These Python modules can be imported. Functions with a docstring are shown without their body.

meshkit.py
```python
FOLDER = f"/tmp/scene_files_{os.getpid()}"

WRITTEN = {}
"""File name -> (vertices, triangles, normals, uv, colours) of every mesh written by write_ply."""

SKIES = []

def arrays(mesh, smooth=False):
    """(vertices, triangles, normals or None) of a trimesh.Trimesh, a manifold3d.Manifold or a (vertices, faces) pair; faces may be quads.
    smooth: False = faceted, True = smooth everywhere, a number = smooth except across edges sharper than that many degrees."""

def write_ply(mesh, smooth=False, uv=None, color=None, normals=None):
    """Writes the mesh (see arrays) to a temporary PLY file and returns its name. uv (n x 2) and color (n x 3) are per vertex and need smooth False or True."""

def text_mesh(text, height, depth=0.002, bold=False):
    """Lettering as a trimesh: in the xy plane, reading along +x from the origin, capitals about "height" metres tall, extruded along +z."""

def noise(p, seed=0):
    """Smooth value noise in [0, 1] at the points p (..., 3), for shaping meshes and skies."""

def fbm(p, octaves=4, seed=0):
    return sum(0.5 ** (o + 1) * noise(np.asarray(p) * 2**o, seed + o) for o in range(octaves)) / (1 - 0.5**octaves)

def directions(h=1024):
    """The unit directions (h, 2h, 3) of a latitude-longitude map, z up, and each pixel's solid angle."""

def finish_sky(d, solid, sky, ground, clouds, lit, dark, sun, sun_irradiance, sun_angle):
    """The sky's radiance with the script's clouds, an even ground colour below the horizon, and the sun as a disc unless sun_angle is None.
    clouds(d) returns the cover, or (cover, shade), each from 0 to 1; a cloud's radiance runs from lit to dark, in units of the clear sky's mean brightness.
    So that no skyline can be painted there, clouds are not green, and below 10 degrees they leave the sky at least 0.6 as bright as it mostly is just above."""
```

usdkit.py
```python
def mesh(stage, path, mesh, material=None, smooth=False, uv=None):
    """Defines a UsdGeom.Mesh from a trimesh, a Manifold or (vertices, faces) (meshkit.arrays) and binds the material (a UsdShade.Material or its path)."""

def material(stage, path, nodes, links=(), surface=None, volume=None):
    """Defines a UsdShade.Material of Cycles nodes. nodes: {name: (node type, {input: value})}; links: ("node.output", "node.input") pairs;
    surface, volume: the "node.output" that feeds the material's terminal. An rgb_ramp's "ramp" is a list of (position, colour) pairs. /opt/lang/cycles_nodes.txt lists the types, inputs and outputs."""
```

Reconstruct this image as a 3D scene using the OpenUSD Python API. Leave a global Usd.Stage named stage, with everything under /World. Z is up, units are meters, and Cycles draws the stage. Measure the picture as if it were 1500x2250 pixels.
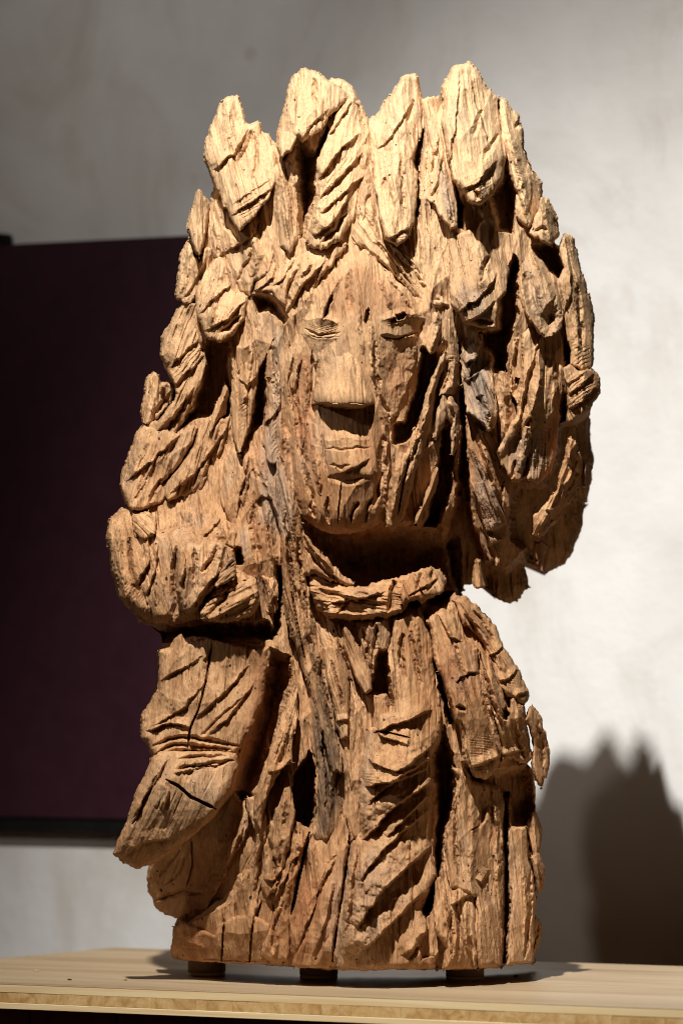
import math
import numpy as np
import trimesh
import usdkit
from pxr import Usd, UsdGeom, UsdLux, UsdShade, Gf, Sdf, Vt
from scipy.interpolate import RBFInterpolator
from scipy.ndimage import gaussian_filter, map_coordinates, label as nd_label, binary_opening

stage = Usd.Stage.CreateInMemory()
UsdGeom.SetStageUpAxis(stage, 'Z')
UsdGeom.SetStageMetersPerUnit(stage, 1.0)
UsdGeom.Xform.Define(stage, '/World')
UsdGeom.Scope.Define(stage, '/World/Looks')

# ------------------------------------------------------------------ camera and light
EYE_Z, DIST, F_PX = 0.3445, 5.43, 10860.0
cam = UsdGeom.Camera.Define(stage, '/World/Camera')
cam.CreateHorizontalApertureAttr(24.0)
cam.CreateVerticalApertureAttr(36.0)
cam.CreateFocalLengthAttr(F_PX / 1500 * 24.0)
cam.CreateVerticalApertureOffsetAttr(331 / 1500 * 24.0)
cam.CreateFStopAttr(5.0)
cam.CreateFocusDistanceAttr(DIST - 0.16)
cam.CreateExposureAttr(0.0)
cam.AddTranslateOp().Set(Gf.Vec3d(0, -DIST, EYE_Z))
cam.AddRotateXOp().Set(90.0)


def aim(prim, pos, target):
    pos, target = Gf.Vec3d(*pos), Gf.Vec3d(*target)
    m = Gf.Matrix4d().SetLookAt(pos, target, Gf.Vec3d(0, 0, 1)).GetInverse()
    UsdGeom.Xformable(prim).AddTransformOp().Set(m)


def spot(name, pos, target, power, radius, cone, soft, color):
    li = UsdLux.SphereLight.Define(stage, '/World/' + name)
    li.CreateRadiusAttr(radius)
    li.CreateIntensityAttr(power)
    li.CreateColorAttr(Gf.Vec3f(*color))
    li.CreateNormalizeAttr(True)
    sh = UsdLux.ShapingAPI.Apply(li.GetPrim())
    sh.CreateShapingConeAngleAttr(cone)
    sh.CreateShapingConeSoftnessAttr(soft)
    aim(li, pos, target)
    return li


KEY_POS = (-0.46, -2.27, 3.42)
spot('gallery_spotlight', KEY_POS, (0.30, 0.10, 0.42), 418.0, 0.045, 16.6, 1.0, (1.0, 0.975, 0.925))
spot('gallery_spotlight_side', (-2.3, -2.2, 2.3), (0.1, 0.1, 0.35), 17.0, 0.06, 42.0, 1.0, (1.0, 0.88, 0.76))
spot('wall_panel_spotlight', (-1.9, -0.9, 3.3), (-0.03, 0.88, 1.22), 34.0, 0.05, 13.0, 1.0, (1.0, 0.98, 0.95))
dome = UsdLux.DomeLight.Define(stage, '/World/room_light')
dome.CreateIntensityAttr(1.0)
bg = usdkit.material(stage, '/World/Looks/room_light', {'b': ('background_shader', {'color': (0.9, 0.52, 0.30), 'strength': 0.022})}, [], surface='b.background')
UsdShade.MaterialBindingAPI.Apply(dome.GetPrim()).Bind(bg)

# ------------------------------------------------------------------ materials
def mat(name, nodes, links, surface='p.BSDF'):
    return usdkit.material(stage, '/World/Looks/' + name, nodes, links, surface=surface)


def carved_wood():
    n = {
        'g': ('geometry', {}),
        'oi': ('object_info', {}),
        'tint': ('attribute', {'attribute': 'stain'}),
        'ts': ('separate_color', {'color_type': 'rgb'}),
        # long grain, medium patches, fine pores
        'm1': ('mapping', {'mapping_type': 'point', 'scale': (70, 70, 7)}),
        'n1': ('noise_texture', {'scale': 1.0, 'detail': 5, 'roughness': 0.6, 'distortion': 0.6}),
        'r1': ('rgb_ramp', {'ramp': [(0.0, (0.155, 0.073, 0.032)), (0.40, (0.335, 0.178, 0.084)), (0.58, (0.440, 0.252, 0.127)), (1.0, (0.58, 0.385, 0.225))]}),
        'm2': ('mapping', {'mapping_type': 'point', 'scale': (9, 9, 5)}),
        'n2': ('noise_texture', {'scale': 1.0, 'detail': 3, 'roughness': 0.55}),
        'r2': ('rgb_ramp', {'ramp': [(0.30, (0.76, 0.61, 0.50)), (0.48, (1.0, 0.97, 0.93)), (0.70, (1.12, 1.13, 1.14))]}),
        'x1': ('mix', {'mix_type': 'multiply', 'fac': 1.0}),
        'm3': ('mapping', {'mapping_type': 'point', 'scale': (520, 520, 34)}),
        'n3': ('noise_texture', {'scale': 1.0, 'detail': 4, 'roughness': 0.65}),
        'r3': ('rgb_ramp', {'ramp': [(0.26, (0.36, 0.29, 0.25)), (0.41, (0.90, 0.88, 0.86)), (0.6, (1.07, 1.07, 1.06))]}),
        'm6': ('mapping', {'mapping_type': 'point', 'scale': (120, 120, 13)}),
        'n6': ('noise_texture', {'scale': 1.0, 'detail': 4, 'roughness': 0.6, 'distortion': 1.2}),
        'c6': ('math', {'math_type': 'subtract', 'value2': 0.5}),
        'a6': ('math', {'math_type': 'absolute'}),
        'f6': ('map_range', {'from_min': 0.003, 'from_max': 0.014, 'to_min': 0.75, 'to_max': 0.0, 'clamp': True}),
        'g6': ('map_range', {'from_min': 0.45, 'from_max': 0.6, 'to_min': 0.0, 'to_max': 1.0, 'clamp': True}),
        'k6': ('math', {'math_type': 'multiply'}),
        'x6': ('mix', {'mix_type': 'mix', 'color2': (0.06, 0.030, 0.015)}),
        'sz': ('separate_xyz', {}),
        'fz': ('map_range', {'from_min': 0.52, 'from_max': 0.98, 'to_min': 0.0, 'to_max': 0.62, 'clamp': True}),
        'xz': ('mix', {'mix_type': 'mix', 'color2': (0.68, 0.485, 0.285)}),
        'x2': ('mix', {'mix_type': 'multiply', 'fac': 0.85}),
        # worm holes and specks
        'm4': ('mapping', {'mapping_type': 'point', 'scale': (105, 105, 75)}),
        'v4': ('voronoi_texture', {'scale': 1.0}),
        'n4': ('noise_texture', {'scale': 22.0, 'detail': 2}),
        'k4': ('map_range', {'from_min': 0.48, 'from_max': 0.68, 'to_min': 0.03, 'to_max': 0.17, 'clamp': True}),
        'd4': ('math', {'math_type': 'subtract'}),
        'f4': ('map_range', {'from_min': -0.03, 'from_max': 0.03, 'to_min': 1.0, 'to_max': 0.0, 'clamp': True}),
        'x4': ('mix', {'mix_type': 'mix', 'color2': (0.035, 0.018, 0.010)}),
        # weathered grey, reddish heart, charred
        'xg': ('mix', {'mix_type': 'mix', 'color2': (0.27, 0.205, 0.155)}),
        'm7': ('mapping', {'mapping_type': 'point', 'scale': (16, 16, 7)}),
        'n7': ('noise_texture', {'scale': 1.0, 'detail': 4, 'roughness': 0.6}),
        'f7': ('map_range', {'from_min': 0.53, 'from_max': 0.72, 'to_min': 0.0, 'to_max': 0.42, 'clamp': True}),
        'a7': ('math', {'math_type': 'maximum'}),
        'xr': ('mix', {'mix_type': 'mix', 'color2': (0.30, 0.118, 0.050)}),
        'xc': ('mix', {'mix_type': 'mix', 'color2': (0.040, 0.028, 0.021)}),
        'o1': ('map_range', {'from_min': 0.0, 'from_max': 1.0, 'to_min': 0.88, 'to_max': 1.10}),
        'xo': ('mix', {'mix_type': 'multiply', 'fac': 1.0}),
        'cc': ('combine_color', {'color_type': 'rgb'}),
        'm5': ('mapping', {'mapping_type': 'point', 'scale': (900, 900, 260)}),
        'n5': ('noise_texture', {'scale': 1.0, 'detail': 3, 'roughness': 0.7}),
        'h5': ('math', {'math_type': 'multiply_add', 'value2': 0.7}),
        'h6': ('math', {'math_type': 'multiply_add', 'value2': -1.2}),
        'b': ('bump', {'strength': 0.6, 'distance': 0.001}),
        'p': ('principled_bsdf', {'roughness': 0.78, 'specular_ior_level': 0.16}),
    }
    l = [('tint.color', 'ts.color')]
    for k in '1234567':
        l.append(('g.position', f'm{k}.vector'))
    l += [('m1.vector', 'n1.vector'), ('n1.fac', 'r1.fac'), ('m2.vector', 'n2.vector'), ('n2.fac', 'r2.fac'),
          ('r1.color', 'x1.color1'), ('r2.color', 'x1.color2'), ('m3.vector', 'n3.vector'), ('n3.fac', 'r3.fac'),
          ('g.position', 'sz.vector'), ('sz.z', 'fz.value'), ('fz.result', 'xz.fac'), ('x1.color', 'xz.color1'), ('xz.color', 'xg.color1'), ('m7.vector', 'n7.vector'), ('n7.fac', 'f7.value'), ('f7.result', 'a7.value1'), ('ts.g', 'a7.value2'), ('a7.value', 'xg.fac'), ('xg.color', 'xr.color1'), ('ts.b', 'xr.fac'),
          ('xr.color', 'x2.color1'), ('r3.color', 'x2.color2'),
          ('m4.vector', 'v4.vector'), ('g.position', 'n4.vector'), ('n4.fac', 'k4.value'), ('v4.distance', 'd4.value1'), ('k4.result', 'd4.value2'),
          ('d4.value', 'f4.value'), ('f4.result', 'x4.fac'), ('m6.vector', 'n6.vector'), ('n6.fac', 'c6.value1'), ('c6.value', 'a6.value1'), ('a6.value', 'f6.value'), ('n2.fac', 'g6.value'), ('f6.result', 'k6.value1'), ('g6.result', 'k6.value2'), ('k6.value', 'x6.fac'), ('x2.color', 'x6.color1'), ('x6.color', 'x4.color1'),
          ('x4.color', 'xc.color1'), ('ts.r', 'xc.fac'),
          ('oi.random', 'o1.value'), ('o1.result', 'cc.r'), ('o1.result', 'cc.g'), ('o1.result', 'cc.b'),
          ('xc.color', 'xo.color1'), ('cc.color', 'xo.color2'), ('xo.color', 'p.base_color'),
          ('m5.vector', 'n5.vector'), ('n5.fac', 'h5.value1'), ('n3.fac', 'h5.value3'), ('f4.result', 'h6.value1'), ('h5.value', 'h6.value3'),
          ('h6.value', 'b.height'), ('b.normal', 'p.normal')]
    return mat('carved_wood', n, l)


def plain_wood(name, c0, c1, c2, scale, rough=0.5, yaw=0.0, fine=0.35):
    n = {'t': ('geometry', {}), 'oi': ('object_info', {}),
         'rot': ('mapping', {'mapping_type': 'point', 'rotation': (0, 0, yaw)}),
         'off': ('math', {'math_type': 'multiply', 'value2': 9.0}), 'oc': ('combine_xyz', {}),
         'add': ('mix', {'mix_type': 'add', 'fac': 1.0}),
         'm': ('mapping', {'mapping_type': 'point', 'scale': scale}),
         'n': ('noise_texture', {'scale': 1.0, 'detail': 5, 'roughness': 0.55, 'distortion': 0.9}),
         'r': ('rgb_ramp', {'ramp': [(0.30, c0), (0.5, c1), (0.70, c2)]}),
         'mf': ('mapping', {'mapping_type': 'point', 'scale': tuple(9 * s for s in scale)}),
         'nf': ('noise_texture', {'scale': 1.0, 'detail': 3, 'roughness': 0.6}),
         'rf': ('rgb_ramp', {'ramp': [(0.3, (0.80, 0.76, 0.70)), (0.6, (1.04, 1.04, 1.04))]}),
         'x': ('mix', {'mix_type': 'multiply', 'fac': fine}),
         'b': ('bump', {'strength': 0.2, 'distance': 0.0004}),
         'p': ('principled_bsdf', {'roughness': rough, 'specular_ior_level': 0.35})}
    l = [('t.position', 'rot.vector'), ('oi.random', 'off.value1'), ('off.value', 'oc.x'), ('off.value', 'oc.y'), ('off.value', 'oc.z'),
         ('rot.vector', 'm.vector'), ('rot.vector', 'mf.vector'), ('m.vector', 'add.color1'), ('oc.vector', 'add.color2'), ('add.color', 'n.vector'),
         ('n.fac', 'r.fac'), ('mf.vector', 'nf.vector'), ('nf.fac', 'rf.fac'), ('r.color', 'x.color1'), ('rf.color', 'x.color2'), ('x.color', 'p.base_color'),
         ('nf.fac', 'b.height'), ('b.normal', 'p.normal')]
    return mat(name, n, l)


def plaster():
    n = {'t': ('geometry', {}),
         'n1': ('noise_texture', {'scale': 2.6, 'detail': 4, 'roughness': 0.6}),
         'm2': ('mapping', {'mapping_type': 'point', 'scale': (4.5, 4.5, 3.6)}),
         'n2': ('noise_texture', {'scale': 1.0, 'detail': 5, 'roughness': 0.62, 'distortion': 0.7}),
         'r1': ('rgb_ramp', {'ramp': [(0.32, (0.62, 0.605, 0.59)), (0.5, (0.715, 0.71, 0.70)), (0.7, (0.75, 0.745, 0.735))]}),
         'r2': ('rgb_ramp', {'ramp': [(0.30, (0.80, 0.755, 0.71)), (0.48, (0.97, 0.96, 0.95)), (0.65, (1.0, 1.0, 1.0))]}),
         'x': ('mix', {'mix_type': 'multiply', 'fac': 1.0}),
         'v': ('voronoi_texture', {'scale': 5.5}),
         'f': ('map_range', {'from_min': 0.035, 'from_max': 0.075, 'to_min': 0.45, 'to_max': 0.0, 'clamp': True}),
         'y': ('mix', {'mix_type': 'mix', 'color2': (0.50, 0.44, 0.38)}),
         'n3': ('noise_texture', {'scale': 28.0, 'detail': 5, 'roughness': 0.6}),
         'b': ('bump', {'strength': 0.35, 'distance': 0.004}),
         'p': ('principled_bsdf', {'roughness': 0.85, 'specular_ior_level': 0.2})}
    l = [('t.position', 'n1.vector'), ('t.position', 'm2.vector'), ('m2.vector', 'n2.vector'), ('n1.fac', 'r1.fac'), ('n2.fac', 'r2.fac'),
         ('r1.color', 'x.color1'), ('r2.color', 'x.color2'), ('t.position', 'v.vector'), ('v.distance', 'f.value'), ('f.result', 'y.fac'),
         ('x.color', 'y.color1'), ('y.color', 'p.base_color'), ('t.position', 'n3.vector'), ('n3.fac', 'b.height'), ('b.normal', 'p.normal')]
    return mat('plaster', n, l)


def flat(name, color, rough, spec=0.3, var=0.25):
    n = {'t': ('geometry', {}), 'n': ('noise_texture', {'scale': 40.0, 'detail': 3}),
         'r': ('rgb_ramp', {'ramp': [(0.3, tuple(c * (1 - var) for c in color)), (0.7, tuple(c * (1 + var) for c in color))]}),
         'p': ('principled_bsdf', {'roughness': rough, 'specular_ior_level': spec})}
    return mat(name, n, [('t.position', 'n.vector'), ('n.fac', 'r.fac'), ('r.color', 'p.base_color')])


THETA = math.radians(29.0)
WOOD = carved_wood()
SPRUCE = plain_wood('spruce_face', (0.30, 0.20, 0.11), (0.405, 0.295, 0.178), (0.45, 0.345, 0.22), (1.6, 13, 13), 0.42, THETA)
SPRUCE_EDGE = plain_wood('spruce_edge', (0.66, 0.45, 0.22), (0.80, 0.60, 0.33), (0.84, 0.68, 0.42), (3.0, 30, 120), 0.5, THETA, 0.15)
STAVE = plain_wood('spruce_end_grain', (0.44, 0.24, 0.08), (0.62, 0.39, 0.16), (0.70, 0.49, 0.24), (60, 20, 60), 0.55, THETA, 0.6)
DARKBOARD = plain_wood('dark_brown_board', (0.16, 0.070, 0.028), (0.25, 0.11, 0.043), (0.31, 0.145, 0.06), (40, 40, 3), 0.5)
SPACER = plain_wood('brown_plywood', (0.16, 0.075, 0.035), (0.23, 0.115, 0.055), (0.29, 0.155, 0.08), (30, 30, 160), 0.55)
SPACER_PALE = plain_wood('pale_plywood', (0.42, 0.26, 0.17), (0.50, 0.33, 0.22), (0.56, 0.38, 0.26), (30, 30, 160), 0.55)
PLASTER = plaster()
PURPLE = flat('dark_purple_print', (0.036, 0.0115, 0.019), 0.42, 0.25, 0.12)
BLACK = flat('matt_black', (0.006, 0.005, 0.005), 0.6, 0.2)
CRUMB = flat('wood_crumb', (0.07, 0.035, 0.015), 0.8)

# ------------------------------------------------------------------ scene helpers
used = {}


def unique(path):
    if path not in used:
        used[path] = 0
        return path
    used[path] += 1
    return f'{path}_{used[path]:03d}'


def tag(prim, label=None, cat=None, group=None, kind=None):
    p = prim.GetPrim() if hasattr(prim, 'GetPrim') else prim
    for k, v in (('label', label), ('category', cat), ('group', group), ('kind', kind)):
        if v:
            p.SetCustomDataByKey(k, v)
    return prim


def thing(name, label, cat, loc=(0, 0, 0), rz=0.0, group=None):
    path = unique('/World/' + name)
    x = UsdGeom.Xform.Define(stage, path)
    x.AddTranslateOp().Set(Gf.Vec3d(*loc))
    x.AddRotateZOp().Set(math.degrees(rz))
    tag(x, label, cat, group)
    return path


def obj(name, mesh, m, parent='/World', smooth=False):
    path = unique(parent + '/' + name)
    return usdkit.mesh(stage, path, mesh, m, smooth), path


def box(x0, x1, y0, y1, z0, z1, r=0.0):
    if r <= 0:
        b = trimesh.creation.box((x1 - x0, y1 - y0, z1 - z0))
        b.apply_translation(((x0 + x1) / 2, (y0 + y1) / 2, (z0 + z1) / 2))
        return b
    pts = []
    for sx, ax in ((1, x0), (-1, x1)):
        for sy, ay in ((1, y0), (-1, y1)):
            for sz, az in ((1, z0), (-1, z1)):
                for k in range(3):
                    o = [r, r, r]
                    o[k] = 0
                    pts.append((ax + sx * o[0], ay + sy * o[1], az + sz * o[2]))
    return trimesh.convex.convex_hull(np.array(pts))


# ------------------------------------------------------------------ setting: wall, picture, table
ct, st = math.cos(THETA), math.sin(THETA)


def along(px, py, u, w, z):
    """A point u metres along the table's direction and w metres behind it, from (px, py)."""
    return (px + u * ct + w * st, py - u * st + w * ct, z)


WALL_P = (0.0, 0.86)
wall = box(-2.6, 0.60, 0.0, 0.12, -0.9, 2.9)
wx, wpath = obj('wall', wall, PLASTER)
wx.AddTranslateOp().Set(Gf.Vec3d(*WALL_P, 0))
wx.AddRotateZOp().Set(-math.degrees(THETA))
tag(wx, kind='structure')


def wall_at(x, y):
    """Wall coordinates (u, z) of a photograph point."""
    t = (x - 750) / F_PX
    dist = (DIST + WALL_P[1]) / (1 + t * math.tan(THETA))
    return t * dist / ct, EYE_Z + (1456 - y) / F_PX * dist


pn = thing('wall_panel', 'dark purple rectangular panel hanging on the pale wall behind the bust', 'wall panel', (*WALL_P, 0), -THETA)
(u0, zt), (_, zb), (_, zk) = wall_at(0, 541), wall_at(0, 1795), wall_at(0, 1823)
u1 = wall_at(585, 700)[0]
ul = u0 - 0.42
obj('panel_sheet', box(ul, u1, -0.024, -0.004, zb, zt, 0.0012), PURPLE, pn)
obj('bottom_rail', box(ul, u1, -0.021, -0.003, zk, zb - 0.0012, 0.001), BLACK, pn)
uc, zc = wall_at(17, 528)
obj('clip', box(uc - 0.008, uc + 0.008, -0.031, -0.0255, zc - 0.006, zc + 0.0075, 0.0012), BLACK, pn)
obj('clip_top', box(uc - 0.008, uc + 0.008, -0.0245, -0.002, zt + 0.0015, zc + 0.0075, 0.0012), BLACK, pn)

T0 = (-0.2747 - 0.628 * st, 0.537 - 0.628 * ct)                     # the table's front left corner
TD, TL = 0.628, 1.55
tb = thing('display_table', 'pale spruce three-layer board plinth table carrying the carved bust', 'table', (*T0, 0), -THETA)
obj('top_face', box(0, TL, 0, TD, -0.0011, 0.0, 0.0004), SPRUCE, tb)
obj('top_layer', box(0, TL, 0.0001, TD, -0.0090, -0.0011), SPRUCE_EDGE, tb)
obj('bottom_layer', box(0, TL, 0, TD, -0.0275, -0.0203, 0.0008), SPRUCE_EDGE, tb)
rng = np.random.default_rng(5)
u = 0.0
while u < TL - 0.01:
    w = min(rng.uniform(0.028, 0.052), TL - u)
    obj('core_stave', box(u + 0.0001, u + w - 0.0001, 0.0002 + rng.uniform(0, 0.0003), TD - 0.001, -0.0203, -0.0090), STAVE, tb)
    u += w
obj('plinth_body', box(0.05, TL - 0.05, 0.055, TD - 0.05, -0.80, -0.0276), DARKBOARD, tb)
u = 0.045
while u < TL - 0.06:
    obj('front_board', box(u, u + 0.108, 0.026, 0.0545, -0.80, -0.0277, 0.0015), DARKBOARD, tb)
    u += 0.110
gx, gpath = obj('floor', box(-4, 4, -7, 3, -0.84, -0.80), flat('dark_floor', (0.05, 0.035, 0.025), 0.6))
tag(gx, kind='structure')

# ------------------------------------------------------------------ sculpting kit: photograph units, depth towards the camera
U = 0.0005
STEP = 1.7


def world(x, y, d):
    Y = -d * U
    s = (1 + Y / DIST) * U
    return np.stack([(x - 750) * s, np.broadcast_to(Y, x.shape), EYE_Z + (1456 - y) * s], -1)


_tab = np.random.default_rng(11).random((256, 256))


def vnoise(x, y, seed=0):
    x = x + seed * 17.31
    y = y + seed * 9.77
    xi, yi = np.floor(x).astype(int), np.floor(y).astype(int)
    fx, fy = x - xi, y - yi
    fx, fy = fx * fx * (3 - 2 * fx), fy * fy * (3 - 2 * fy)
    a, b = xi & 255, yi & 255
    a1, b1 = (a + 1) & 255, (b + 1) & 255
    return (_tab[a, b] * (1 - fx) + _tab[a1, b] * fx) * (1 - fy) + (_tab[a, b1] * (1 - fx) + _tab[a1, b1] * fx) * fy


def fbm(x, y, seed=0, octaves=3):
    s, a, t = 0.0, 0.5, 0.0
    for k in range(octaves):
        s = s + a * vnoise(x * 2 ** k, y * 2 ** k, seed + 3 * k)
        t += a
        a *= 0.5
    return s / t


def rot(x, y, deg):
    """(along, across) of a grain that leans deg to the right of straight down."""
    a = math.radians(deg)
    return y * math.cos(a) + x * math.sin(a), x * math.cos(a) - y * math.sin(a)


def gouge(x, y, deg, L, W, seed):
    """Concave scoops with sharp ridges between them, each 0 (deepest) to about 1."""
    a, c = rot(x, y, deg)
    c = c + W * 1.3 * (fbm(x / 90, y / 130, seed + 5, 2) - 0.5)
    a, c = a / L + seed * 3.7, c / W + seed * 1.9
    ai, ci = np.floor(a).astype(int), np.floor(c).astype(int)
    best = np.full(x.shape, 9.0)
    for i in (-1, 0, 1):
        for j in (-1, 0, 1):
            ka, kc = (ai + i) & 255, (ci + j) & 255
            ja, jc = ai + i + _tab[ka, kc], ci + j + _tab[(ka + 91) & 255, (kc + 37) & 255]
            r = _tab[(ka + 13) & 255, (kc + 171) & 255]
            r2 = _tab[(ka + 77) & 255, (kc + 7) & 255] - 0.5
            best = np.minimum(best, (a - ja) ** 2 + (c - jc) ** 2 + 0.45 * r + 0.8 * r2 * (c - jc))
    return best


def pts(s):
    return np.array([[float(v) for v in p.split(',')] for p in s.split()])


def seg_dist(x, y, p, closed=False):
    """(distance, side sign, position 0..1 along) to a polyline."""
    n = len(p)
    best, sign, at = np.full(x.shape, 1e9), np.ones(x.shape), np.zeros(x.shape)
    m = n if closed else n - 1
    lens = [np.hypot(*(p[(i + 1) % n] - p[i])) + 1e-9 for i in range(m)]
    total, run = sum(lens), 0.0
    for i in range(m):
        a, b = p[i], p[(i + 1) % n]
        dx, dy = b - a
        t = np.clip(((x - a[0]) * dx + (y - a[1]) * dy) / lens[i] ** 2, 0, 1)
        d = np.hypot(x - a[0] - t * dx, y - a[1] - t * dy)
        k = d < best
        best = np.where(k, d, best)
        sign = np.where(k, np.sign(dx * (y - a[1]) - dy * (x - a[0])), sign)
        at = np.where(k, (run + t * lens[i]) / total, at)
        run += lens[i]
    return best, sign, at


def poly_sdf(x, y, p):
    d = seg_dist(x, y, p, True)[0]
    inside = np.zeros(x.shape, bool)
    for (x0, y0), (x1, y1) in zip(p, np.roll(p, -1, 0)):
        if y0 != y1:
            inside ^= ((y0 > y) != (y1 > y)) & (x < (x1 - x0) * (y - y0) / (y1 - y0) + x0)
    return np.where(inside, d, -d)


CONTROL = np.array([[float(v) for v in p.split(',')] for p in '''
800,560,330 800,620,345 800,750,352 800,900,352 800,1000,350 790,1150,345 660,700,300 640,900,270 560,900,225 480,850,195 400,800,165 330,900,150 280,1050,140
935,700,300 930,850,262 1000,850,232 1060,850,250 1150,850,235 1230,850,160 1300,850,60 500,250,120 690,180,150 690,300,220 690,450,280 880,200,150 880,330,220 880,450,285
1030,180,140 1050,300,210 1050,430,270 1110,250,110 1170,420,120 1220,550,100 1300,700,30 1180,650,220 1050,650,290 450,450,150 420,600,140 540,600,240 560,400,200
380,740,130 1270,1150,40 1130,1290,40 1100,1100,190 1240,1000,90 640,1100,300 500,1050,230 400,1050,210
820,1230,255 1000,1250,120 800,1320,300 900,1290,290 620,1300,270
760,1500,320 720,1700,340 620,1500,260 400,1260,310 260,1200,230 560,1300,280 420,1500,300 340,1540,240 560,1500,260 400,1750,330 290,1860,260 500,1750,300
420,1930,200 350,1930,150 400,2080,130 380,2110,60 500,2080,260 600,2060,340 740,2080,400 900,2080,398 1040,2080,360 1110,2090,280 1150,2050,190 1185,2050,80
870,1700,370 870,1550,335 980,1850,270 1040,1850,300 1140,1900,180 1180,1800,110 1040,1550,300 1130,1600,210 1090,1400,180 1180,1640,90 960,1450,290 1000,1340,220
'''.split()])
_gx, _gy = np.arange(200, 1361, 20.0), np.arange(100, 2181, 20.0)
_gg = np.stack(np.meshgrid(_gx, _gy), -1).reshape(-1, 2)
_base = RBFInterpolator(CONTROL[:, :2], CONTROL[:, 2], kernel='linear', smoothing=12.0)(_gg).reshape(len(_gy), len(_gx))
_base = gaussian_filter(_base, 1.2)


def base(x, y):
    return map_coordinates(_base, [(y - 100) / 20.0, (x - 200) / 20.0], order=1, mode='nearest')


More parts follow.
